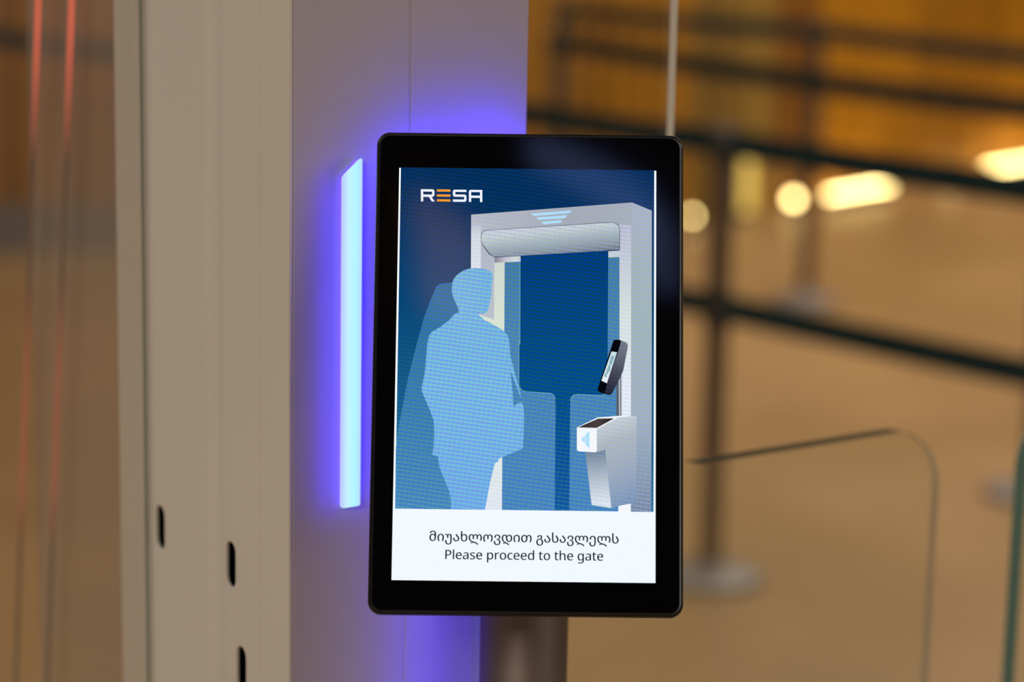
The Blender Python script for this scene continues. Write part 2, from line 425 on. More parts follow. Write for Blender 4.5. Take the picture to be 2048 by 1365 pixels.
def hidden_cross_bar(x0, x1, z0, z1, zl, power):  # unseen bars added behind the screen for the glow above it
    bm = bmesh.new(); bm_extrude(bm, rrect(x0, x1, z0, z1, .0014, 4), lambda p: (p[0], -.0042, p[1]), lambda p: (p[0], -.0024, p[1]))
    o = obj('light_bar', bm, BARF, colm, True); o['label'] = 'added light bar hidden behind the screen'
    bm = bmesh.new(); bm_extrude(bm, rrect(x0 + .0008, x1 - .0008, z0 + .0008, z1 - .0008, .001, 4), lambda p: (p[0], -.0024, p[1]), lambda p: (p[0], -.0002, p[1]))
    obj('edge_glow', bm, BARS, o, True)
    l = area('added_halo_lamp', ((x0 + x1) / 2, -.028, zl), x1 - x0, power, (.035, .006, 1), (R(90), 0, 0), .002); l.parent = colm
hidden_cross_bar(.064, .096, 1.334, 1.345, 1.342, .030)
hidden_cross_bar(.113, .142, 1.334, 1.345, 1.342, .045)

# ------------------------------------------------------------------ glass: side pane and the two swing leaves of the gate
pane = thing('glass_partition', 'tinted glass partition beside the cream pillar at the left edge', 'glass pane', C, A35)
bm = bmesh.new(); bm_box(bm, -.0046, -.0022, .1665, .85, .03, 2.03)
po = obj('pane', bm, [M['paneglass'], M['gasket']], pane)
for f in po.data.polygons:
    if abs(f.normal.y) > .9: f.material_index = 1
bm = bmesh.new(); bm_box(bm, -.0062, -.0022, .17, .85, .0, .03)
obj('rail', bm, M['steel'], pane)

hz = thing('milky_glass_panel', 'milky glass panel with red reflection rods behind the left partition', 'glass panel', (-.292, 1.665, 0), 0)
bm = bmesh.new(); bm_box(bm, -.044, .044, -.003, .003, .0, 1.95)
obj('sheet', bm, M['haze'], hz)
bm = bmesh.new(); bm_box(bm, -.044, .044, -.006, .006, 1.95, 1.97)
obj('top_rail', bm, M['steel'], hz)
GY = .05; TH = .012
def slab(pts, name, label, edge):
    o = thing(name, label, 'glass gate leaf', C, A35, 'clear glass leaves of the swing gate')
    bm = bmesh.new(); bm_extrude(bm, pts, lambda p: (p[0], GY - TH / 2, p[1]), lambda p: (p[0], GY + TH / 2, p[1]))
    p_ = obj('pane', bm, [M['glass'], edge, M['edge3'], M['edge4']], o)
    for f in p_.data.polygons:
        if abs(f.normal.x) > .5: f.material_index = 1
        elif f.normal.z > .5: f.material_index = 2
        if f.normal.x > .5 and edge is M['edge'] and f.center.x > .4: f.material_index = 3
    return o
ZL = 1.1284
L1 = [(W + .004, .12), (.5383, .12)] + arc(.5383 - .045, ZL - .045, .045, 0, 90, 14) + arc(.2945 + .035, ZL + .035, .035, 270, 180, 12) + [(.2945, 1.98), (W + .004, 1.98)]
g1 = slab(L1, 'glass_gate_leaf', 'clear L-shaped glass gate leaf right of the black screen', M['edge'])
bm = bmesh.new(); bm_box(bm, W + .0012, W + .03, GY - .012, GY - .0055, .3, .4); obj('hinge', bm, M['steel'], g1, bevel=.001)
bm = bmesh.new(); bm_box(bm, W + .0012, W + .03, GY - .012, GY - .0055, 1.7, 1.8); obj('hinge', bm, M['steel'], g1, bevel=.001)
X2 = .6255; SPAN = X2 + .5383 
L2 = [(SPAN - x, z) for x, z in L1][::-1]
g2 = slab(L2, 'glass_gate_leaf', 'second glass gate leaf with teal edge at the right frame edge', M['edge2'])

# tilted glowing rods standing in for red reflections in the side pane
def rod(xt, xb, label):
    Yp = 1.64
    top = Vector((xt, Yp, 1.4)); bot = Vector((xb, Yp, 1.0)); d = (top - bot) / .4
    o = thing('reflection_rod', label, 'reflection stand-in', tuple(bot - d * 1.0), 0, 'slanted rods standing in for red reflections in the left glass')
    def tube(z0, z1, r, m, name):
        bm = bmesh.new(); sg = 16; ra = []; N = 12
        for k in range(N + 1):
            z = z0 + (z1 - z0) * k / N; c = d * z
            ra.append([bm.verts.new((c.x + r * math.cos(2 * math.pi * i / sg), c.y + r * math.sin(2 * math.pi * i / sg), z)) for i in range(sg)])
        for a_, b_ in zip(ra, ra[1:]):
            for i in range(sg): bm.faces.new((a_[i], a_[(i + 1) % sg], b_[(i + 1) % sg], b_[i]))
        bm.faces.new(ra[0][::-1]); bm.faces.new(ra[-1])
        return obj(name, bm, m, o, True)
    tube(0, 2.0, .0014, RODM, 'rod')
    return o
RODM = mat('red_reflection', (.20, .15, .12), .5); nt = RODM.node_tree  # fading red reflection is put into the emission along the rod
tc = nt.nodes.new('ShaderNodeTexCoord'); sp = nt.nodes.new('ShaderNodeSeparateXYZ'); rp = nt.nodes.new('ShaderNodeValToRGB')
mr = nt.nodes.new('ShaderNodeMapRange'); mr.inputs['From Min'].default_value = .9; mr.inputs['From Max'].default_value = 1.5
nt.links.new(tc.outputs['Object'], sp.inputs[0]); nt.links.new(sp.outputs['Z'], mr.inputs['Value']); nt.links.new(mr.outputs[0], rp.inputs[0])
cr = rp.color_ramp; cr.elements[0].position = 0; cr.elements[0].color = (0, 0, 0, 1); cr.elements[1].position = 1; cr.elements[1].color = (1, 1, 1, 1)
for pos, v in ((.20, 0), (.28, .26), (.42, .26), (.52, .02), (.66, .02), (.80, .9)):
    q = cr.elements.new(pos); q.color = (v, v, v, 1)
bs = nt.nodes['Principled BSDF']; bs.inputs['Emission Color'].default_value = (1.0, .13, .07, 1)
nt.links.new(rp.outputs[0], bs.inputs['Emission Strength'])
rod(-.3235, -.3450, 'left one of two slanted rods standing in for red glass reflections')
rod(-.3010, -.3225, 'right one of two slanted rods standing in for red glass reflections')

# ------------------------------------------------------------------ pole carrying the screen
PX, PY = .0100, 1.3200
pole = thing('screen_pole', 'round brown steel pole under the black screen', 'pole', (PX, PY, 0), 0)
bm = bmesh.new(); bm_lathe(bm, [(0, .012), (.0252, .012), (.0252, 1.27), (.023, 1.274), (0, 1.274)], 64)
obj('tube', bm, M['steel'], pole, True)
bm = bmesh.new(); bm_lathe(bm, [(0, 0), (.034, 0), (.034, .010), (.032, .012), (0, .012)], 48)
obj('flange', bm, M['steel'], pole, True)

# ------------------------------------------------------------------ the screen (tablet)
WS = .135
O_ = Vector((-.05925, 1.18671, 1.14255)); AX = Vector((.99996906, .00330344, .00713963)).normalized()
BX = Vector((-.003631, .3496811, .93686175)); BX = (BX - AX * BX.dot(AX)).normalized(); NX = AX.cross(BX)   # NX faces the viewer
tab = thing('display_screen', 'black tablet screen on pole showing a blue gate picture', 'screen')
Mt = Matrix((AX, BX, NX)).transposed().to_4x4(); Mt.translation = O_
tab.matrix_world = Mt
# local: x right, y up along the screen, z towards the viewer; active area 0..WS by 0..1.6 WS
bx0, bx1, by0, by1 = -.0895 * WS, 1.1065 * WS, -.130 * WS, 1.746 * WS
body = rrect(bx0, bx1, by0, by1, .0068, 10)
bm = bmesh.new(); cxm, cym = (bx0 + bx1) / 2, (by0 + by1) / 2
def ring(inset, z):
    return [bm.verts.new((cxm + (p[0] - cxm) * (1 - inset / (bx1 - cxm)), cym + (p[1] - cym) * (1 - inset / (by1 - cym)), z)) for p in body]
rs = [ring(.0022, -.0010), ring(.0012, -.0007), ring(.0004, -.0014), ring(0, -.0030), ring(0, -.0080), ring(.0030, -.0120), ring(.010, -.0135)]
bm.faces.new(rs[0])
for a_, b_ in zip(rs, rs[1:]):
    for i in range(len(a_)): bm.faces.new((a_[i], b_[i], b_[(i + 1) % len(a_)], a_[(i + 1) % len(a_)]))
bm.faces.new(rs[-1][::-1])
obj('housing', bm, M['black'], tab, True)
bm = bmesh.new()
gl = rrect(bx0 + .0021, bx1 - .0021, by0 + .0021, by1 - .0021, .0052, 10)
bm_extrude(bm, gl, lambda p: (p[0], p[1], -.0011), lambda p: (p[0], p[1], -.0003))
obj('cover_glass', bm, M['blackglass'], tab, bevel=.0003)
# bracket behind, to the pole
pl = Mt.inverted() @ Vector((PX, PY - .02, 1.235))
bm = bmesh.new(); bm_extrude(bm, rrect(pl.x - .035, pl.x + .035, pl.y - .045, pl.y + .035, .004), lambda p: (p[0], p[1], -.0175), lambda p: (p[0], p[1], -.0130))
obj('mount_plate', bm, M['black'], tab)
bm = bmesh.new(); bm_extrude(bm, rrect(pl.x - .014, pl.x + .014, pl.y - .030, pl.y + .010, .004), lambda p: (p[0], p[1], -.052), lambda p: (p[0], p[1], -.0170))
obj('bracket', bm, M['black'], tab)

# ---- the picture shown on the screen; picture coordinates p (2048-wide photo measure) -> screen plane
import numpy as _np
_src = [(802, 336), (1316, 342), (1311, 1167), (783, 1161)]; _dst = [(0, 1.6 * WS), (WS, 1.6 * WS), (WS, 0), (0, 0)]
_A = []
for (x, y), (u, v) in zip(_src, _dst):
    _A += [[x, y, 1, 0, 0, 0, -u * x, -u * y], [0, 0, 0, x, y, 1, -v * x, -v * y]]
_h = _np.linalg.solve(_np.array(_A, float), _np.array([c for d_ in _dst for c in d_], float)).tolist() + [1]
def S(x, y):
    k = _h[6] * x + _h[7] * y + 1
    return ((_h[0] * x + _h[1] * y + _h[2]) / k, (_h[3] * x + _h[4] * y + _h[5]) / k)
def Z1(x, y): return (780 + x / 3.689, 320 + y / 3.689)      # magnified views used for measuring
def Z2(x, y): return (780 + x / 3.689, 680 + y / 3.689)

def art_mat(name, stops, axis=None, moire=.0, mcol=None):
    """stops: [(t, sRGB)]; axis ((x0,y0),(x1,y1)) in picture coordinates"""
    m = bpy.data.materials.new(name); m.use_nodes = True; nt = m.node_tree; b = nt.nodes['Principled BSDF']
    b.inputs['Base Color'].default_value = (0, 0, 0, 1); b.inputs['Roughness'].default_value = .05; b.inputs['Specular IOR Level'].default_value = .42
    b.inputs['Emission Strength'].default_value = 1
    tc = nt.nodes.new('ShaderNodeTexCoord')
    if axis:
        p0 = S(*axis[0]); p1 = S(*axis[1]); dx, dy = p1[0] - p0[0], p1[1] - p0[1]; l2 = dx * dx + dy * dy
        dp = nt.nodes.new('ShaderNodeVectorMath'); dp.operation = 'DOT_PRODUCT'; dp.inputs[1].default_value = (dx / l2, dy / l2, 0)
        ad = nt.nodes.new('ShaderNodeMath'); ad.operation = 'ADD'; ad.inputs[1].default_value = -(p0[0] * dx + p0[1] * dy) / l2
        nt.links.new(tc.outputs['Object'], dp.inputs[0]); nt.links.new(dp.outputs['Value'], ad.inputs[0])
        r = nt.nodes.new('ShaderNodeValToRGB'); el = r.color_ramp.elements
        el[0].position = stops[0][0]; el[0].color = (*s2l(stops[0][1]), 1); el[1].position = stops[-1][0]; el[1].color = (*s2l(stops[-1][1]), 1)
        for t, c in stops[1:-1]:
            q = el.new(t); q.color = (*s2l(c), 1)
        nt.links.new(ad.outputs[0], r.inputs[0]); src = r.outputs[0]
    else:
        rg = nt.nodes.new('ShaderNodeRGB'); rg.outputs[0].default_value = (*s2l(stops[0][1]), 1); src = rg.outputs[0]
    if moire:
        # moire interference put into the picture colour: thin stripes broken into dashes
        mp = nt.nodes.new('ShaderNodeMapping'); mp.inputs['Rotation'].default_value = (0, 0, R(7.5))
        wv = nt.nodes.new('ShaderNodeTexWave'); wv.wave_type = 'BANDS'; wv.bands_direction = 'Y'; wv.inputs['Scale'].default_value = MOIRE_F; wv.inputs['Distortion'].default_value = 0
        wx = nt.nodes.new('ShaderNodeTexWave'); wx.wave_type = 'BANDS'; wx.bands_direction = 'X'; wx.inputs['Scale'].default_value = MOIRE_F * .82
        nt.links.new(tc.outputs['Object'], mp.inputs[0]); nt.links.new(mp.outputs[0], wv.inputs['Vector']); nt.links.new(mp.outputs[0], wx.inputs['Vector'])
        mu = nt.nodes.new('ShaderNodeMath'); mu.operation = 'MULTIPLY_ADD'; mu.inputs[1].default_value = .45; mu.inputs[2].default_value = .55
        nt.links.new(wx.outputs['Fac'], mu.inputs[0])
        m2 = nt.nodes.new('ShaderNodeMath'); m2.operation = 'MULTIPLY'; nt.links.new(mu.outputs[0], m2.inputs[0]); nt.links.new(wv.outputs['Fac'], m2.inputs[1])
        m3 = nt.nodes.new('ShaderNodeMath'); m3.operation = 'MULTIPLY'; m3.inputs[1].default_value = moire; nt.links.new(m2.outputs[0], m3.inputs[0])
        mx = nt.nodes.new('ShaderNodeMix'); mx.data_type = 'RGBA'; mx.inputs['B'].default_value = (*s2l(mcol), 1)
        nt.links.new(m3.outputs[0], mx.inputs['Factor']); nt.links.new(src, mx.inputs['A']); src = mx.outputs['Result']
    nt.links.new(src, b.inputs['Emission Color'])
    return m
MOIRE_F = 150.0

LAY = [0]
def poly(name, pts, m, parent, label=None, off=0):
    """a filled outline on the screen, each layer a hair above the last"""
    LAY[0] += 1; z = LAY[0] * .000012
    cu = bpy.data.curves.new(name, 'CURVE'); cu.dimensions = '2D'; cu.fill_mode = 'BOTH'; cu.offset = off
    for P in (pts if isinstance(pts[0][0], (tuple, list)) else [pts]):
        s_ = cu.splines.new('POLY'); s_.points.add(len(P) - 1); s_.use_cyclic_u = True
        for q, (x, y) in zip(s_.points, P): q.co = (x, y, 0, 1)
    t_ = bpy.data.objects.new(name, cu); col.objects.link(t_)
    me = bpy.data.meshes.new_from_object(t_.evaluated_get(bpy.context.evaluated_depsgraph_get())); bpy.data.objects.remove(t_)
    for v in me.vertices: v.co.z = z
    me.materials.clear(); me.materials.append(m)
    o = bpy.data.objects.new(name, me); col.objects.link(o); o.parent = parent
    if label: o['label'] = label
    return o
def P(f, s):
    """parse 'x,y x,y' measured in view f into screen coordinates"""
    return [S(*f(*map(float, t.split(',')))) for t in s.split()]
PX_ = lambda x, y: (x, y)
BL = (70, 70, 255)
white = art_mat('screen_white', [(0, (246, 253, 255)), (1, (242, 249, 255))], ((800, 336), (800, 1167)))
scr = poly('screen_picture', [(0, 0), (WS, 0), (WS, 1.6 * WS), (0, 1.6 * WS)], white, tab, label='lit picture of a person before a gate')
bg = art_mat('art_blue', [(0, (0, 42, 72)), (.18, (0, 48, 80)), (.45, (0, 72, 112)), (.75, (28, 104, 142)), (1, (66, 144, 178))], ((1050, 340), (930, 1020)), .5, (0, 56, 140))
poly('background', P(PX_, '805.3,335.2 1312,341.0 1307.6,1024.5 790.8,1018'), bg, scr)
seat = art_mat('art_seat', [(0, (38, 112, 128)), (.5, (62, 134, 152)), (1, (82, 152, 176))], ((880, 570), (830, 1020)), .75, (48, 98, 215))
poly('panel_shape', P(Z1, '470,905 400,912 368,921 350,938 310,1030 260,1160 203,1365') + P(Z2, '140,280 60,690 47,800 40,1247 700,1256 700,500 480,0') + P(Z1, '600,1000'), seat, scr)
lint = art_mat('art_lintel', [(0, (186, 192, 194)), (.6, (164, 172, 172)), (1, (162, 172, 168))], ((950, 430), (1265, 420)), .6, (168, 166, 215))
poly('gate_frame', [P(Z1, '610,405 1797,315 1790,1365') + P(Z2, '1778,1270 1688,1268 1700,0') + P(Z1, '1703,520 1690,475 1640,463 730,523 700,532 686,560 690,640 780,715 780,760 855,760 850,1365') + P(Z2, '833,868 828,1257 600,1255') + P(Z1, '607,900')], lint, scr)
side_ = art_mat('art_side', [(0, (168, 178, 176)), (.35, (162, 186, 172)), (.7, (160, 180, 180)), (1, (112, 136, 152))], ((1285, 410), (1285, 1024)), .65, (158, 166, 228))
poly('gate_side', P(Z1, '1797,315 1943,375') + P(Z2, '1938,400 1928,1272 1778,1270') + P(Z1, '1790,1365'), side_, scr)
postm = art_mat('art_post', [(0, (166, 170, 184)), (.14, (186, 194, 200)), (.35, (214, 228, 212)), (.6, (232, 240, 242)), (1, (225, 235, 246))], ((1255, 410), (1255, 1024)), .6, (205, 205, 252))
poly('gate_post', P(Z1, '1703,480 1791,480 1786,1365') + P(Z2, '1778,1270 1688,1268 1690,560 1700,0') + P(Z1, '1698,1365'), postm, scr)
pl1 = art_mat('art_post_left', [(0, (180, 186, 194)), (.3, (212, 220, 222)), (1, (222, 230, 234))], ((955, 440), (955, 560)), .3, (190, 190, 255))
poly('gate_post', P(Z1, '610,480 682,480 682,600 680,860 606,860'), pl1, scr)
pl2 = art_mat('art_post_inner', [(0, (172, 180, 184)), (1, (186, 194, 196))], ((970, 440), (970, 640)), .35, (170, 175, 250))
poly('gate_post', P(Z1, '680,530 760,530 800,700 783,716 780,1200 700,1150 680,860'), pl2, scr)
pl3 = art_mat('art_post_bright', [(0, (208, 218, 200)), (.5, (226, 238, 210)), (1, (226, 234, 240))], ((1000, 525), (1000, 1020)), .3, (200, 200, 255))
poly('gate_post', P(Z1, '780,755 856,755 850,1365') + P(Z2, '833,868 828,1257 690,1256 740,900 640,600') + P(Z1, '660,1140 775,1180'), pl3, scr)
# roller
rol = art_mat('art_roller', [(0, (206, 212, 216)), (.2, (198, 210, 204)), (.5, (164, 182, 176)), (.85, (128, 142, 142)), (1, (96, 108, 114))], ((1100, 452), (1107, 514)), .55, (158, 166, 225))
dk = art_mat('art_outline', [(0, (70, 80, 92))])
poly('roller_outline', P(Z1, '681,600 682,560 690,535 708,522 730,519 1640,459 1675,466 1696,482 1707,510 1707,668 780,719 740,698 700,640'), dk, scr)
poly('roller', P(Z1, '684,600 685,562 693,538 710,526 732,522 1640,463 1672,469 1692,484 1703,510 1703,664 973,711 780,715 745,692 703,634'), rol, scr)
# opening and glass leaves
opn = art_mat('art_opening', [(0, (2, 62, 84)), (.3, (4, 80, 98)), (.6, (6, 92, 118)), (.8, (22, 100, 138)), (1, (34, 112, 152))], ((1130, 510), (1130, 1024)), .9, (0, 54, 172))
poly('opening', P(Z1, '972,708 1703,666 1700,1365') + P(Z2, '1690,400 1688,1266 828,1257 833,800 855,0') + P(Z1, '858,716'), opn, scr)
gls = art_mat('art_glass', [(0, (70, 130, 130)), (.3, (82, 144, 152)), (.55, (80, 144, 162)), (1, (80, 146, 174))], ((1030, 520), (1060, 1024)), .8, (58, 105, 222))
gll = art_mat('art_glass_rim', [(0, (150, 205, 215))])
Lf = P(Z1, '856,756 970,750 966,1365') + P(Z2, '959,0 957,330 964,355 980,375 1005,384 1190,396 1212,408 1225,435 1227,480 1217,1262 828,1257 835,700 850,100')
poly('glass_leaf', Lf, gls, scr)
Rt = P(Z1, '1620,722 1703,718 1698,1365') + P(Z2, '1690,560 1688,1266 1325,1262 1335,460 1342,430 1355,412 1380,404 1560,411 1590,404 1612,380 1614,0')
poly('glass_leaf', Rt, gls, scr)
def stroke(pts, wd):
    L, Rr = [], []
    for i, p in enumerate(pts):
        a = Vector(pts[max(i - 1, 0)]); b_ = Vector(pts[min(i + 1, len(pts) - 1)]); t = (b_ - a).normalized(); n = Vector((-t.y, t.x)) * wd / 2
        L.append((p[0] + n.x, p[1] + n.y)); Rr.append((p[0] - n.x, p[1] - n.y))
    return L + Rr[::-1]
poly('glass_rim', stroke(P(Z2, '959,0 957,330 964,355 980,375 1005,384 1190,396 1212,408 1225,435'), .00018), gll, scr)
poly('glass_rim', stroke(P(Z2, '1336,450 1342,430 1355,412 1380,404 1560,411 1590,404'), .00018), gll, scr)
poly('glass_rim', stroke(P(Z1, '970,750 966,1365'), .00016), gll, scr)
# brackets
brk = art_mat('art_bracket', [(0, (128, 130, 142)), (.45, (196, 196, 208)), (.85, (210, 218, 218)), (1, (190, 200, 205))], ((992, 520), (1043, 518)))
poly('roller_end', P(Z1, '783,722 973,711 974,752 783,760'), brk, scr)
brk2 = art_mat('art_bracket_right', [(0, (196, 206, 214))])
poly('roller_end', P(Z1, '1621,676 1703,671 1703,718 1621,722'), brk2, scr)
cy = art_mat('art_cyan', [(0, (172, 226, 248))], None, .3, (190, 190, 255))
poly('emblem', [P(Z1, '1052,398 1353,374 1338,394 1072,415'), P(Z1, '1087,427 1319,409 1303,431 1108,444'), P(Z1, '1127,458 1281,446 1271,465 1143,476')], cy, scr)
# tablet, pole and desk unit of the picture
pol = art_mat('art_pole', [(0, (96, 106, 120)), (.35, (70, 80, 92)), (.55, (190, 198, 206)), (.8, (90, 100, 112)), (1, (200, 206, 212))], ((1234, 800), (1245.5, 800)))
poly('picture_pole', P(Z2, '1676,300 1718,220 1714,570 1674,570'), pol, scr)
dsd = art_mat('art_desk_side', [(0, (206, 214, 212)), (.25, (176, 186, 184)), (.6, (158, 172, 182)), (1, (118, 148, 176))], ((1195, 850), (1255, 1010)), .4, (150, 165, 235))
stn = art_mat('art_stand', [(0, (112, 132, 146)), (.35, (160, 176, 184)), (1, (226, 234, 240))], ((1190, 905), (1200, 1010)), .3, (150, 165, 235))
wht = art_mat('art_white', [(0, (243, 247, 252))])
poly('desk_unit', P(Z2, '1530,655 1690,574 1825,562 1823,700 1822,1205 1635,1243 1590,812 1530,832'), dsd, scr)
poly('desk_stand', P(Z2, '1445,828 1530,832 1592,812 1635,1243 1490,1220'), stn, scr)
poly('desk_rim', P(Z2, '1383,648 1538,574 1690,563 1762,562 1762,567 1690,575 1535,658'), wht, scr)
poly('desk_front', P(Z2, '1383,650 1530,658 1530,820 1522,832 1400,825 1386,820 1383,806'), wht, scr)
poly('desk_tray', P(Z2, '1394,647 1540,583 1660,581 1530,652'), art_mat('art_tray', [(0, (44, 36, 40)), (.5, (76, 64, 62)), (1, (28, 22, 26))], ((1160, 850), (1228, 838))), scr)
poly('desk_arrow', [P(Z2, '1414,737 1442,706 1442,768'), P(Z2, '1446,700 1476,676 1476,802 1446,776')], cy, scr)
poly('leg_white', P(Z2, '1688,1228 1778,1210 1779,1270 1686,1269'), wht, scr)
poly('picture_tablet', P(Z2, '1630,85 1655,8 1663,2 1680,0 1706,3 1755,24 1762,40 1760,62 1727,230 1690,310 1644,398 1634,406 1620,409 1560,392 1540,380 1537,365'), art_mat('art_tablet_side', [(0, (118, 124, 134)), (.6, (66, 68, 76)), (1, (28, 30, 36))], ((1250, 690), (1218, 785)), .25, (80, 80, 150)), scr)
poly('picture_tablet_front', P(Z2, '1630,85 1655,8 1663,2 1680,0 1706,3 1712,14 1690,90 1612,310 1588,398 1560,391 1540,380 1537,365'), art_mat('art_tablet_front', [(0, (4, 6, 14))]), scr)
poly('picture_tablet_screen', P(Z2, '1641,87 1682,93 1606,322 1566,303'), art_mat('art_small_screen', [(0, (196, 222, 232)), (1, (230, 240, 246))], ((1230, 704), (1208, 765))), scr)
poly('picture_tablet_mark', [P(Z2, '1640,118 1662,122 1640,190 1622,180'), P(Z2, '1606,222 1622,186 1634,190 1630,226 1614,250 1600,262'), P(Z2, '1588,262 1598,238 1608,276 1592,278')], art_mat('art_small_lines', [(0, (138, 176, 190))]), scr)
# person silhouette
per = art_mat('art_person', [(0, (112, 194, 204)), (.5, (122, 200, 214)), (1, (112, 188, 218))], ((950, 540), (930, 1020)), .95, (112, 140, 246))
person_main = P(Z1, '640,800 600,803 560,815 522,836 497,858 480,880 470,905 465,945 466,980 474,1012 490,1050 512,1095 514,1130 494,1134 478,1146 450,1180 380,1235 318,1270 300,1290 291,1320 288,1365') + \
    P(Z2, '285,0 277,100 262,250 246,325 240,350 242,385 265,440 300,520 328,600 331,640 330,720 327,780 315,850 357,863 362,900 372,950 395,1010 440,1120 450,1170 453,1252 703,1255 740,1060 778,912 803,898 805,880 838,866 985,803 990,700 995,560 992,500 984,478 974,460 945,474 915,492 912,400 900,290 897,232 930,320 960,400 975,440 968,400 915,200 893,110 886,0') + \
    P(Z1, '890,1365 886,1330 876,1300 850,1265 800,1235 745,1203 706,1184 690,1166 668,1152 662,1137 700,1136 722,1128 734,1102 744,1060 753,1010 758,970 757,930 768,868 764,838 742,820 700,805')
poly('person_silhouette', person_main, per, scr)
# logo strokes
LW = 17
def bars(boxes):
    return [P(Z1, ' '.join('%g,%g' % (x, y + (x - 240) * .011) for x, y in ((a_, c), (b_, c), (b_, d_), (a_, d_)))) for a_, b_, c, d_ in boxes]
lg = art_mat('art_logo_white', [(0, (238, 242, 255))]); og = art_mat('art_logo_orange', [(0, (246, 156, 48))])
def zz(s): return [P(Z1, ' '.join('%g,%g' % (x, y + (x - 240) * .011) for x, y in (map(float, t.split(',')) for t in s.split())))][0]
poly('logo_letter', [zz('240,308 240,218 330,218 340,228 340,262 330,273 318,274 342,308 321,308 298,274 257,274 257,308'), zz('257,235 257,257 323,257 323,235')], lg, scr)
poly('logo_letter', [zz('358,218 458,218 458,234 358,234'), zz('358,255 458,255 458,271 358,271'), zz('358,291 458,291 458,307 358,307')], og, scr)
poly('logo_letter', [zz('576,219 576,235 494,235 494,254 566,254 576,264 576,298 566,308 476,308 476,291 559,291 559,271 486,271 476,261 476,229 486,219')], lg, scr)
poly('logo_letter', [zz('594,308 594,229 604,219 693,219 693,308 676,308 676,278 611,278 611,308'), zz('611,235 611,261 676,261 676,235')], lg, scr)
